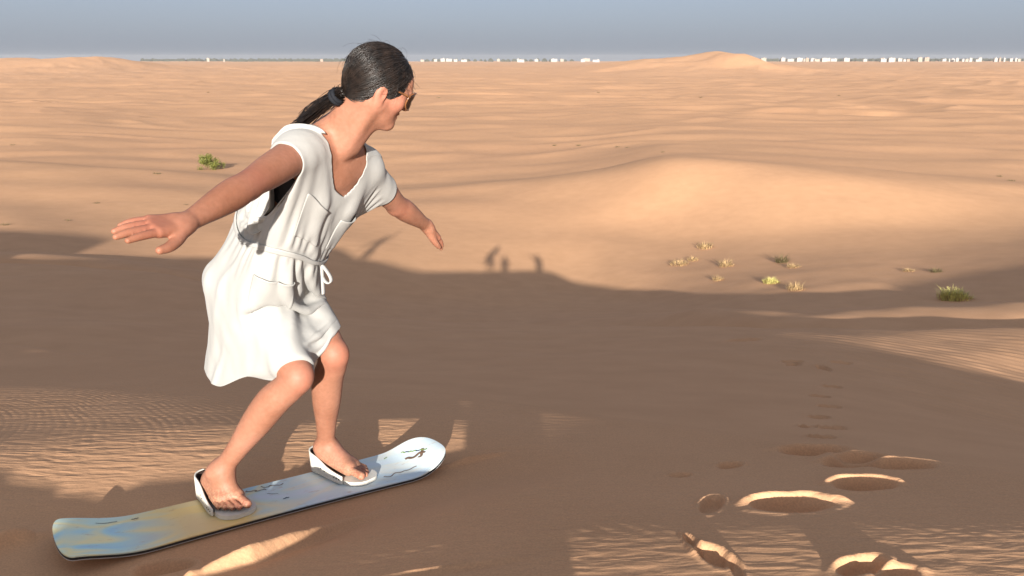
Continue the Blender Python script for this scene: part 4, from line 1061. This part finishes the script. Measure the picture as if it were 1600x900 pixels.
# ------------------------------------------------------------------ the sandboard with its two slipper bindings
S0, S1 = -0.175, 1.045
SL = S1 - S0
def board_pt(s, n, dz=0.0):
    x = B_O[0] + B_A[0] * s + B_N[0] * n; y = B_O[1] + B_A[1] * s + B_N[1] * n
    z = -1.350 - 0.08 * (y - 2.115)
    z += 0.042 * smooth(S0 + 0.26, S0, s) ** 1.6 + 0.050 * smooth(S1 - 0.20, S1, s) ** 1.6        # upturned ends
    return np.array((x, y, z + 0.006 + dz))
def half_width(t):
    w = 0.118 + 0.018 * (2 * t - 1) ** 2
    e = min(t, 1 - t) * SL; r = 0.034 if t < 0.5 else 0.135
    if e < r: w *= (1 - (1 - e / r) ** 2.4) ** (1 / 2.4)
    return max(w, 0.002)
def deck_material():
    k = NT('printed_topsheet'); b = k.b
    b.inputs['Roughness'].default_value = 0.4; b.inputs['Specular IOR Level'].default_value = 0.18; b.inputs['Coat Weight'].default_value = 0.05; b.inputs['Coat Roughness'].default_value = 0.12
    uv = k.n('ShaderNodeAttribute'); uv.attribute_name = 'along'
    mp = k.n('ShaderNodeMapping'); mp.inputs['Scale'].default_value = (3.0, 3.2, 1); k.l(uv.outputs['Vector'], mp.inputs['Vector'])
    n1 = k.n('ShaderNodeTexNoise'); n1.inputs['Scale'].default_value = 1.0; n1.inputs['Detail'].default_value = 2.5; n1.inputs['Distortion'].default_value = 1.2; k.l(mp.outputs[0], n1.inputs['Vector'])
    c1 = k.ramp(n1.outputs['Fac'], [(0.30, (0.30, 0.54, 0.80)), (0.43, (0.46, 0.70, 0.76)), (0.51, (0.86, 0.76, 0.42)), (0.60, (0.58, 0.76, 0.70)), (0.74, (0.66, 0.76, 0.86))])
    sx = k.n('ShaderNodeSeparateXYZ'); k.l(uv.outputs['Vector'], sx.inputs[0])
    # warm yellow zone around the rear foot, pale blue towards the nose
    y1 = k.ramp(sx.outputs['X'], [(0.12, (0, 0, 0)), (0.27, (1, 1, 1)), (0.40, (1, 1, 1)), (0.47, (0, 0, 0))])
    mx = k.n('ShaderNodeMix', data_type='RGBA'); k.l(k.math('MULTIPLY', y1, 0.85), mx.inputs['Factor']); k.l(c1, mx.inputs['A']); mx.inputs['B'].default_value = (0.82, 0.56, 0.20, 1)
    y2 = k.ramp(sx.outputs['X'], [(0.42, (0, 0, 0)), (0.58, (1, 1, 1))])
    m2 = k.n('ShaderNodeMix', data_type='RGBA'); k.l(k.math('MULTIPLY', y2, 0.7), m2.inputs['Factor']); k.l(mx.outputs['Result'], m2.inputs['A']); m2.inputs['B'].default_value = (0.66, 0.74, 0.82, 1)
    # sand stuck on it and scuffs
    n2 = k.n('ShaderNodeTexNoise'); n2.inputs['Scale'].default_value = 7; n2.inputs['Detail'].default_value = 8; n2.inputs['Roughness'].default_value = 0.7; k.l(mp.outputs[0], n2.inputs['Vector'])
    sd = k.ramp(n2.outputs['Fac'], [(0.58, (0, 0, 0)), (0.70, (1, 1, 1))])
    m3 = k.n('ShaderNodeMix', data_type='RGBA'); k.l(k.math('MULTIPLY', sd, 0.55), m3.inputs['Factor']); k.l(m2.outputs['Result'], m3.inputs['A']); m3.inputs['B'].default_value = (0.50, 0.33, 0.22, 1)
    k.l(m3.outputs['Result'], b.inputs['Base Color'])
    rg = k.ramp(sd, [(0, (0.42, 0.42, 0.42)), (1, (0.75, 0.75, 0.75))]); k.l(rg, b.inputs['Roughness'])
    return k.m
BOARD_BLACK = plain('black_sidewall', (0.02, 0.02, 0.022), 0.5, 0.4, 0.3, 80)
BOARD_WHITE = plain('white_base', (0.55, 0.55, 0.54), 0.4, 0.4, 0.08, 30)
bo = empty('sandboard', tuple(board_pt(0.435, 0, -0.006)))
tag(bo, 'long blue and yellow printed board lying on the sand under the woman', 'board')
BO = np.array(bo.location)
def board_layer(name, z0, z1, mat, shrink=0.0, parent=bo):
    NT_, NN = 120, 9
    tt = 0.5 - 0.5 * np.cos(np.linspace(0, math.pi, NT_)); V = []; A = []
    for lay in (z1, z0):
        for t in tt:
            w = max(half_width(t) - shrink, 0.001); s = S0 + SL * t
            for n in np.linspace(-1, 1, NN): V.append(board_pt(s, n * w, lay)); A.append((t, n * w / 0.13 * 0.25, 0))
    K = np.arange(2 * NT_ * NN).reshape(2, NT_, NN); Fq = []
    for i in range(NT_ - 1):
        for j in range(NN - 1):
            Fq.append((K[0, i, j], K[0, i + 1, j], K[0, i + 1, j + 1], K[0, i, j + 1])); Fq.append((K[1, i, j], K[1, i, j + 1], K[1, i + 1, j + 1], K[1, i + 1, j]))
        Fq.append((K[0, i, 0], K[1, i, 0], K[1, i + 1, 0], K[0, i + 1, 0])); Fq.append((K[0, i, -1], K[0, i + 1, -1], K[1, i + 1, -1], K[1, i, -1]))
    for i in (0, NT_ - 1):
        for j in range(NN - 1): Fq.append((K[0, i, j], K[0, i, j + 1], K[1, i, j + 1], K[1, i, j]))
    o = mesh_object(name, np.array(V) - BO, [tuple(int(q) for q in f) for f in Fq], mat, parent)
    at_ = o.data.attributes.new('along', 'FLOAT_VECTOR', 'POINT'); at_.data.foreach_set('vector', np.array(A, np.float32).ravel())
    m = o.modifiers.new('split', 'EDGE_SPLIT'); m.split_angle = math.radians(50)
    return o
deck = board_layer('deck', 0.0098, 0.0135, deck_material(), 0.0012)
board_layer('sidewall', 0.0032, 0.0097, BOARD_BLACK)
board_layer('base', 0.0, 0.0031, BOARD_WHITE, 0.0015)
# small dark and coloured marks printed on the deck
INK = plain('dark_ink', (0.03, 0.05, 0.09), 0.4, 0.4, 0.2, 40); INK_G = plain('green_ink', (0.22, 0.33, 0.08), 0.4, 0.4, 0.2, 40); INK_B = plain('brown_ink', (0.17, 0.10, 0.06), 0.5, 0.4, 0.3, 40)
def stroke(name, pts, w, mat):
    pts = np.array(pts); V = []
    tg = np.gradient(pts, axis=0); tg /= np.linalg.norm(tg, axis=1, keepdims=True) + 1e-9
    for (s, n), t in zip(pts, tg):
        V.append(board_pt(s - t[1] * w / 2, n + t[0] * w / 2, 0.0147)); V.append(board_pt(s + t[1] * w / 2, n - t[0] * w / 2, 0.0147))
    i = np.arange(len(pts) - 1) * 2
    return mesh_object(name, np.array(V) - BO, np.stack([i, i + 1, i + 3, i + 2], -1), mat, deck)
rs = np.random.RandomState(9)
def scrawl(s, n, L, H, w, mat, seed, slant=0.0):
    r_ = np.random.RandomState(seed); t = np.linspace(0, 1, 26)
    y = sum(r_.normal(0, 1) / (k + 1) * np.sin(t * (k + 1) * 4.1 + r_.uniform(0, 6)) for k in range(5))
    x = L * t + 0.25 * H * np.sin(t * 9 + r_.uniform(0, 6))
    stroke('printed_mark', np.stack([s + x, n + H * 0.5 * y + slant * t], 1), w, mat)
scrawl(-0.060, -0.088, 0.055, 0.004, 0.003, INK, 1); scrawl(0.035, -0.090, 0.020, 0.003, 0.004, INK, 2)
for i in range(7): scrawl(0.930 + 0.009 * i, -0.072 + 0.011 * i, 0.010, 0.004, 0.0050, (INK_G, INK, INK_G)[i % 3], 10 + i, 0.012)
scrawl(0.865, -0.080, 0.016, 0.004, 0.004, INK_G, 3); scrawl(0.915, -0.018, 0.070, 0.016, 0.012, INK_B, 4, 0.03); scrawl(0.955, 0.022, 0.030, 0.010, 0.010, INK_B, 5, -0.03)
for i in range(5): scrawl(0.345 + 0.028 * i, -0.095 + 0.008 * (i % 3), 0.040, 0.012, 0.0035, INK_B, 30 + i, 0.01)
scrawl(0.46, 0.030, 0.018, 0.005, 0.005, INK, 6); scrawl(0.43, -0.035, 0.030, 0.002, 0.0025, INK, 7, 0.02); scrawl(0.80, 0.06, 0.12, 0.012, 0.004, INK_B, 8)

PLASTIC = plain('cream_plastic', (0.66, 0.63, 0.56), 0.45, 0.4, 0.07, 40, 0.05); LINING = plain('dark_rubber', (0.035, 0.022, 0.018), 0.85, 0.2, 0.2, 60)
def binding(heel, toe, outer, hgt, wid=0.048):
    f = toe - heel; f = nrm(f - B_up * (f @ B_up)); o = nrm(np.cross(B_up, f)); o = o if o @ np.asarray(outer) > 0 else -o
    base = heel - B_up * (sole - 0.001) - f * 0.012
    L = 0.250
    def P(a, b, c): return base + f * a + o * b + B_up * c
    def wdt(a):
        e = 0.032; w = 0.038 + 0.018 * smooth(0.03, 0.17, a)
        if a < e: w *= math.sqrt(max(0.0, 1 - (1 - a / e) ** 2))
        if a > L - 0.05: w *= math.sqrt(max(0.02, 1 - ((a - (L - 0.05)) / 0.052) ** 2))
        return float(w)
    # footbed
    aa = np.concatenate([np.linspace(0, 0.032, 9), np.linspace(0.045, L - 0.05, 12), np.linspace(L - 0.045, L, 8)])
    V, Fq = [], []
    for c in (0.013, 0.0):
        for a in aa:
            w = wdt(a) + 0.004; sh = 0.008 * smooth(0.1, 0.22, a)
            for b in (-1, -0.5, 0, 0.5, 1): V.append(P(a, b * w + (-0.004 * smooth(0.1, 0.2, a)), c))
    n = len(aa); K = np.arange(2 * n * 5).reshape(2, n, 5)
    for i in range(n - 1):
        for j in range(4): Fq += [(K[0, i, j], K[0, i + 1, j], K[0, i + 1, j + 1], K[0, i, j + 1]), (K[1, i, j], K[1, i, j + 1], K[1, i + 1, j + 1], K[1, i + 1, j])]
        Fq += [(K[0, i, 0], K[1, i, 0], K[1, i + 1, 0], K[0, i + 1, 0]), (K[0, i, 4], K[0, i + 1, 4], K[1, i + 1, 4], K[1, i, 4])]
    for j in range(4): Fq += [(K[0, 0, j], K[0, 0, j + 1], K[1, 0, j + 1], K[1, 0, j]), (K[0, -1, j], K[1, -1, j], K[1, -1, j + 1], K[0, -1, j + 1])]
    bd = mesh_object('binding', np.array(V) - BO, [tuple(int(q) for q in x) for x in Fq], PLASTIC, bo)
    m = bd.modifiers.new('split', 'EDGE_SPLIT'); m.split_angle = math.radians(45)
    # wall round the heel, high at the back and sloping to the toes
    path = [(a, 1) for a in aa[::-1] if a < L - 0.055] + [(a, -1) for a in aa[1:] if a < 0.150]
    def wall(off0, off1, h0, top_extra, name, mat, parent):
        rings = []
        for (a, sd) in path:
            w = wdt(a); h = hgt(a, sd) + top_extra
            lean = 0.010 * smooth(0.06, 0.0, a)
            nb = smooth(0.0, 0.032, a)
            def q(off, c): return P(a - off * (1 - nb) - lean * c / 0.08, sd * (w + off * (0.25 + 0.75 * nb)) , c)
            rings.append([q(off0, h0), q(off0, h), q(off1, h), q(off1, h0)])
        R_ = np.array(rings); n = len(R_); K = np.arange(n * 4).reshape(n, 4); Fq = []
        for i in range(n - 1):
            for j in range(4): Fq.append((K[i, j], K[i, (j + 1) % 4], K[i + 1, (j + 1) % 4], K[i + 1, j]))
        Fq += [tuple(K[0, ::-1]), tuple(K[-1])]
        o_ = mesh_object(name, R_.reshape(-1, 3) - BO, [tuple(int(q) for q in x) for x in Fq], mat, parent)
        m = o_.modifiers.new('round', 'BEVEL'); m.width = 0.0015; m.segments = 2; m.limit_method = 'ANGLE'
        return o_
    wl_ = wall(0.0045, 0.0105, 0.002, 0.0, 'heel_cup', PLASTIC, bd)
    wall(0.0005, 0.0042, 0.012, -0.002, 'lining', LINING, bd)
    # row of small rivet holes' caps along the wall
    for a in (0.075, 0.095, 0.150, 0.162, 0.174):
        c0 = P(a, (wdt(a) + 0.0108), hgt(a, 1) * 0.55); ang = np.linspace(0, 2 * math.pi, 9)[:-1]
        ringp = [c0 + (f * math.cos(t) + B_up * math.sin(t)) * 0.0024 for t in ang]
        V = [c0 + o * 0.0012] + [p + o * 0.0006 for p in ringp] + [p - o * 0.001 for p in ringp]
        ff = [(0, 1 + i, 1 + (i + 1) % 8) for i in range(8)] + [(1 + i, 9 + i, 9 + (i + 1) % 8, 1 + (i + 1) % 8) for i in range(8)]
        mesh_object('rivet', np.array(V) - BO, ff, LINING, bd)
    return bd
binding(R_heel, R_toe, (-0.7, -0.7, 0), lambda a, sd: float(np.interp(a, [0, 0.03, 0.10, 0.18, 0.215], [0.074, 0.070, 0.046, 0.025, 0.018])) * (1.0 if sd > 0 else 0.75))
binding(L_heel, L_toe, (-0.7, -0.7, 0), lambda a, sd: float(np.interp(a, [0, 0.03, 0.10, 0.18, 0.215], [0.072, 0.066, 0.042, 0.030, 0.024])) * (1.0 if sd > 0 else 0.8))
# ------------------------------------------------------------------ desert plants
def blades(n, h, spread, rs, lean=0.6, w=0.006):
    """a tuft of thin bent blades"""
    V, Fq = [], []
    for _ in range(n):
        a = rs.uniform(0, 2 * math.pi); r = spread * math.sqrt(rs.rand()) ; b = np.array((r * math.cos(a), r * math.sin(a), 0.0))
        L = h * rs.uniform(0.35, 1.05) * (1.0 - 0.55 * (r / (spread + 1e-9)) ** 2); out = np.array((math.cos(a + rs.normal(0, 0.6)), math.sin(a + rs.normal(0, 0.6)), 0)) * lean * rs.uniform(0.2, 1.0) * L
        p1 = b + out * 0.35 + np.array((0, 0, L * 0.6)); p2 = b + out + np.array((0, 0, L * rs.uniform(0.75, 1.0)))
        sd = np.cross(out + 1e-6, (0, 0, 1.0)); sd = sd / (np.linalg.norm(sd) + 1e-9) * w * rs.uniform(0.6, 1.2)
        k = len(V); V += [b - sd, b + sd, p1 - sd * 0.8, p1 + sd * 0.8, p2]; Fq += [(k, k + 1, k + 3, k + 2), (k + 2, k + 3, k + 4)]
    return V, Fq
def leafy(n, rx, rz, rs, size=0.03):
    """leaf faces spread through an uneven crown of clumps"""
    V, Fq = [], []
    clumps = [np.array((rs.normal(0, rx * 0.45), rs.normal(0, rx * 0.35), abs(rs.normal(rz * 0.55, rz * 0.28)))) for _ in range(22)]
    for _ in range(n):
        c = clumps[rs.randint(len(clumps))]; p = c + rs.normal(0, rx * 0.17, 3); p[2] = max(p[2], 0.01)
        a = rs.normal(size=3); a /= np.linalg.norm(a); b = np.cross(a, rs.normal(size=3)); b /= np.linalg.norm(b)
        s = size * rs.uniform(0.6, 1.4); k = len(V)
        V += [p - a * s, p + b * s * 0.35, p + a * s, p - b * s * 0.35]; Fq.append((k, k + 1, k + 2, k + 3))
    return V, Fq
GREEN = plain('bush_leaf', (0.120, 0.125, 0.026), 0.6, 0.3, 0.35, 4); OLIVE = plain('grass_blade', (0.56, 0.50, 0.17), 0.6, 0.3, 0.35, 6)
DRY = plain('dry_grass', (0.40, 0.27, 0.13), 0.7, 0.2, 0.25, 6); TWIG = plain('dry_twig', (0.16, 0.10, 0.06), 0.8, 0.2, 0.2, 20); DARKP = plain('dark_scrub', (0.10, 0.085, 0.035), 0.7, 0.2, 0.3, 6)
def plant(name, u, v, label, kind, w_px, h_px, seed, group=None, n=None, cat='plant'):
    p = hit(u, v); rs = np.random.RandomState(seed)
    k = (p[1] * math.cos(PITCH) - p[2] * math.sin(PITCH)) / F_PX
    W, Hh = w_px * k, h_px * k
    root = empty(name, tuple(p - np.array((0, 0, 0.01)))); tag(root, label, cat, group)
    if kind == 'bush':
        st, sf = blades(26, Hh * 0.6, W * 0.15, rs, 1.2, 0.01); tag(mesh_object('stems', st, sf, TWIG, root, False), kind='stuff')
        v_, f_ = leafy(n or 3600, W * 0.46, Hh, rs, W * 0.040); tag(mesh_object('foliage', v_, f_, GREEN, root, False), kind='stuff')
    elif kind == 'grass':
        v_, f_ = blades(n or 420, Hh, W * 0.38, rs, 0.75, W * 0.008); tag(mesh_object('blades', v_, f_, OLIVE, root, False), kind='stuff')
        v_, f_ = blades((n or 420) // 4, Hh * 0.8, W * 0.40, rs, 1.1, W * 0.006); tag(mesh_object('dry_blades', v_, f_, DRY, root, False), kind='stuff')
    else:
        v_, f_ = blades(n or 150, Hh, W * 0.42, rs, 1.3, W * 0.010); tag(mesh_object('blades', v_, f_, DRY if kind == 'dry' else DARKP, root, False), kind='stuff')
        v_, f_ = blades(26, Hh * 0.9, W * 0.3, rs, 1.6, W * 0.008); tag(mesh_object('twigs', v_, f_, TWIG, root, False), kind='stuff')
    return root
plant('green_bush', 325, 265, 'round green bush on the sunny sand left of the raised arm', 'bush', 30, 18, 1, cat='bush')
plant('green_bush', 347, 264, 'small green bush just right of the larger round bush', 'bush', 14, 11, 2, n=900, cat='bush')
plant('grass_tuft', 1491, 468, 'yellow green grass tuft standing in the dune shadow at right', 'grass', 66, 24, 3, n=520, cat='grass')
DG = 'dry grass tufts in the bowl'
for i, (u, v, w, h, kd, lab) in enumerate((
        (1102, 388, 32, 14, 'dry', 'dry grass tuft, uppermost of the cluster left of centre in the bowl'),
        (1062, 414, 36, 11, 'dry', 'low dry tuft at the left end of the cluster in the bowl'),
        (1083, 407, 22, 10, 'dry', 'dry tuft second from the left in the bowl cluster'),
        (1135, 416, 28, 16, 'dry', 'pale dry grass tuft in the middle of the bowl cluster'),
        (1122, 438, 20, 12, 'dry', 'small dry tuft just above the shadow edge below the bowl cluster'),
        (1222, 410, 24, 20, 'dark', 'dark upright twiggy shrub above the long thin shadow in the bowl'),
        (1240, 418, 26, 10, 'dry', 'low dry tuft beside the dark twiggy shrub'),
        (1205, 442, 34, 12, 'grass', 'pale green low tuft at the left end of the long thin shadow'),
        (1243, 453, 32, 18, 'dry', 'dry tuft nearest the dune shadow right of the pale green tuft'),
        (1420, 424, 22, 7, 'dry', 'flat dry tuft on the slope above the grass tuft in shadow'),
        (1462, 425, 26, 9, 'dark', 'dark flat tuft on the slope just above the shadow at right'))):
    plant('desert_shrub', u, v, lab, kd, w, h, 20 + i, DG)
FG = 'small dark scrub plants dotted over the far sand'
for i, (u, v, w, h) in enumerate(((867, 228, 9, 4), (904, 228, 11, 4), (965, 230, 12, 4), (980, 231, 8, 3), (1562, 276, 12, 5), (1580, 283, 16, 5), (935, 145, 6, 3), (1095, 153, 8, 3),
                                  (686, 153, 8, 3), (245, 272, 16, 5), (20, 227, 10, 4), (1311, 150, 6, 3), (1036, 238, 9, 3), (150, 318, 14, 4), (325, 145, 6, 3), (8, 352, 18, 5), (105, 345, 14, 4), (290, 320, 10, 3))):
    plant('scrub_plant', u, v, 'small dark scrub plant dotted on the far sand', 'dark', w, h, 60 + i, FG, 60)

# ------------------------------------------------------------------ town on the horizon
WALLS = [plain('white_render', (0.30, 0.285, 0.265), 0.8, 0.2, 0.05, 0.02), plain('cream_render', (0.27, 0.235, 0.195), 0.8, 0.2, 0.05, 0.02), plain('sand_render', (0.26, 0.20, 0.155), 0.8, 0.2, 0.05, 0.02)]
rs = np.random.RandomState(21)
def tower(u, v_top, w_px, mat, Y, tall=1.0):
    base = at(u, 95, Y); x, y = base[0], base[1]; z0 = float(grid_z(np.array(x), np.array(y))) - 1.0
    zt = at(u, v_top, Y)[2]; w = w_px * Y / F_PX; d = w * 0.6; h = max(zt - z0, 9)
    def bx(x0, x1, y0, y1, za, zb): return [(x0, y0, za), (x1, y0, za), (x1, y1, za), (x0, y1, za), (x0, y0, zb), (x1, y0, zb), (x1, y1, zb), (x0, y1, zb)]
    V = bx(-w / 2, w / 2, 0, d, 0, h * 0.86); k = rs.uniform(-0.4, 0.2)
    V += bx(w * k, w * (k + rs.uniform(0.12, 0.3)), d * 0.2, d * 0.8, h * 0.86, h)
    V += bx(-w / 2 - 0.3, w / 2 + 0.3, -0.4, 0, h * 0.80, h * 0.87)
    q = [(0, 3, 2, 1), (4, 5, 6, 7), (0, 1, 5, 4), (1, 2, 6, 5), (2, 3, 7, 6), (3, 0, 4, 7)]
    Fq = [tuple(a + 8 * b for a in f) for b in range(3) for f in q]
    o = mesh_object('town_building', V, Fq, mat, None, False, (x, y, z0))
    if u > 1100: tag(o, 'tiny pale block of the town right of the dune hump on the horizon', 'building', 'town buildings right of the dune hump')
    elif u > 600: tag(o, 'tiny pale block on the horizon between the woman and the dune hump', 'building', 'town buildings right of the woman')
    else: tag(o, 'tiny pale block on the horizon left of the woman', 'building', 'town buildings left of the woman')
spots = []
for u in np.arange(1196, 1600, 7.5): spots.append((u + rs.uniform(-3, 3), rs.uniform(88.5, 92.5), rs.uniform(2, 10)))
for u in np.arange(648, 935, 10): spots.append((u + rs.uniform(-4, 4), rs.uniform(90.5, 92.8), rs.uniform(3, 11)))
for u in np.arange(240, 520, 26): spots.append((u + rs.uniform(-9, 9), rs.uniform(90, 92), rs.uniform(2, 5)))
for (u, vt, w) in spots:
    if rs.rand() < (0.36 if u > 1100 else 0.62): continue
    tower(u, vt, w, WALLS[rs.choice(3, p=(0.62, 0.26, 0.12))], rs.uniform(4300, 5200))
V, Fq = [], []
for u in np.concatenate([np.arange(1185, 1640, 2.6), np.arange(225, 560, 3.2), np.arange(660, 900, 9)]):
    Y = rs.uniform(5250, 5600); b = at(u + rs.uniform(-2, 2), 95, Y); z0 = float(grid_z(np.array(b[0]), np.array(b[1])))
    w = rs.uniform(9, 20); h = max(at(u, rs.uniform(90.8, 92.6), Y)[2] - z0, 6); k = len(V)
    for (fx, fz) in ((-1, 0), (-0.9, 0.6), (-0.3, 1), (0.4, 0.95), (0.95, 0.5), (1, 0)):
        V += [(b[0] + fx * w, b[1] - 6, z0 + fz * h), (b[0] + fx * w * 0.9, b[1] + 6, z0 + fz * h * 0.9)]
    for i in range(5): Fq.append((k + 2 * i, k + 2 * i + 2, k + 2 * i + 3, k + 2 * i + 1))
    Fq.append(tuple(k + 2 * i for i in range(6))[::-1]); Fq.append(tuple(k + 2 * i + 1 for i in range(6)))
tl_ = mesh_object('tree_belt', V, Fq, plain('far_trees', (0.045, 0.05, 0.04), 0.9, 0.1, 0.2, 0.05), None, False)
tag(tl_, 'low dark belt of trees around the far town', 'trees', kind='stuff')

# ------------------------------------------------------------------ onlookers on the crest behind the camera; only their shadows fall into the picture
def onlooker(base_x, base_y, ztop, label, arms, lean=(0, 0), wide=1.0, seed=0):
    gz = float(grid_z(np.array(base_x), np.array(base_y))); Hh = ztop - gz
    k = Hh / 1.66
    if k < 0.8: k = 0.95
    z0 = ztop - 1.66 * k                                    # crouching people: knees bend to reach the ground
    F_ = Field((base_x - 0.9, base_y - 0.7, gz - 0.05), (base_x + 0.9, base_y + 0.7, ztop + 0.35), 0.016)
    o = np.array((base_x, base_y, 0.0)); P = lambda x, y, z: o + np.array((x * k + lean[0] * max(z - 0.9, 0), y * k + lean[1] * max(z - 0.9, 0), z0 + z * k))
    hipz = max(z0 + 0.88 * k, gz + 0.42); G = lambda x, y, z: o + np.array((x * k, y * k, z))
    for s in (-1, 1):
        kn = G(0.10 * s, 0.0, 0) + np.array((0, 0.34 * smooth(0.84, 0.45, hipz - gz), gz + 0.47 * min(1, (hipz - gz) / 0.84)))
        F_.limb([np.array((o[0] + 0.09 * s * k, o[1], hipz)), kn, G(0.11 * s, 0.0, gz + 0.07)], [0.085 * wide, 0.058, 0.04], 0.05)
        F_.cone(G(0.11 * s, -0.03, gz + 0.035), G(0.12 * s, 0.15, gz + 0.03), 0.04, 0.035, 0.03)
        sh = P(0.17 * s, 0, 1.38); el, wr = arms[0 if s < 0 else 1]
        F_.limb([sh, P(*el), P(*wr)], [0.055 * wide, 0.042, 0.03], 0.04)
        F_.ell(P(*wr) + nrm(P(*wr) - P(*el)) * 0.06, np.eye(3), (0.035, 0.05, 0.05), 0.03)
    F_.limb([np.array((o[0], o[1], hipz)), P(0, 0, 1.12), P(0, 0, 1.30), P(0, 0, 1.42)], [0.145 * wide, 0.13 * wide, 0.15 * wide, 0.10], 0.05)
    F_.cone(P(0, 0, 1.42), P(0, 0.02, 1.54), 0.055, 0.055, 0.03); F_.ell(P(0, 0.03, 1.575), np.eye(3), (0.078, 0.098, 0.115), 0.02)
    v_, f_ = F_.mesh()
    e = empty('person', (base_x, base_y, gz)); tag(e, label, 'person')
    mesh_object('body', v_ - np.array((base_x, base_y, gz)), f_, plain('onlooker_cloth_%d' % seed, ((0.10, 0.13, 0.20), (0.30, 0.12, 0.10), (0.35, 0.33, 0.30))[seed % 3], 0.8, 0.2), e)
onlooker(0.0, -0.30, 0.06, 'crouching photographer behind the camera, casting the right shadow of the middle pair', (((-0.24, 0.10, 1.15), (-0.06, 0.14, 1.30)), ((0.24, 0.10, 1.15), (0.05, 0.14, 1.30))), seed=0)
onlooker(1.62, -0.20, 0.12, 'person on the crest casting the single shadow to the right', (((-0.26, 0.10, 1.45), (-0.42, 0.12, 1.66)), ((0.22, 0.0, 1.12), (0.20, 0.05, 0.90))), seed=1)
onlooker(-6.35, -0.30, 1.20, 'person with a raised arm casting the leftmost shadow', (((-0.36, 0.0, 1.20), (-0.46, 0.0, 1.02)), ((0.26, 0.0, 1.66), (0.36, 0.0, 1.95))), (0.25, 0), seed=2)
# ------------------------------------------------------------------ dusty air over the desert
def haze_box():
    x0, x1, y0, y1, z0, z1 = -7200, 7200, -7200, 7200, -60, 19
    V = [(x0, y0, z0), (x1, y0, z0), (x1, y1, z0), (x0, y1, z0), (x0, y0, z1), (x1, y0, z1), (x1, y1, z1), (x0, y1, z1)]
    Fq = [(0, 3, 2, 1), (4, 5, 6, 7), (0, 1, 5, 4), (1, 2, 6, 5), (2, 3, 7, 6), (3, 0, 4, 7)]
    m = bpy.data.materials.new('desert_air'); m.use_nodes = True; t = m.node_tree
    for n in list(t.nodes): t.nodes.remove(n)
    v = t.nodes.new('ShaderNodeVolumePrincipled'); v.inputs['Color'].default_value = (0.93, 0.90, 0.90, 1)
    v.inputs['Density'].default_value = 0.000035; v.inputs['Anisotropy'].default_value = 0.0
    o_ = t.nodes.new('ShaderNodeOutputMaterial'); t.links.new(v.outputs[0], o_.inputs['Volume'])
    tag(mesh_object('haze', V, Fq, m, None, False), 'pale dusty haze hanging over the desert', 'haze', kind='stuff')
haze_box()
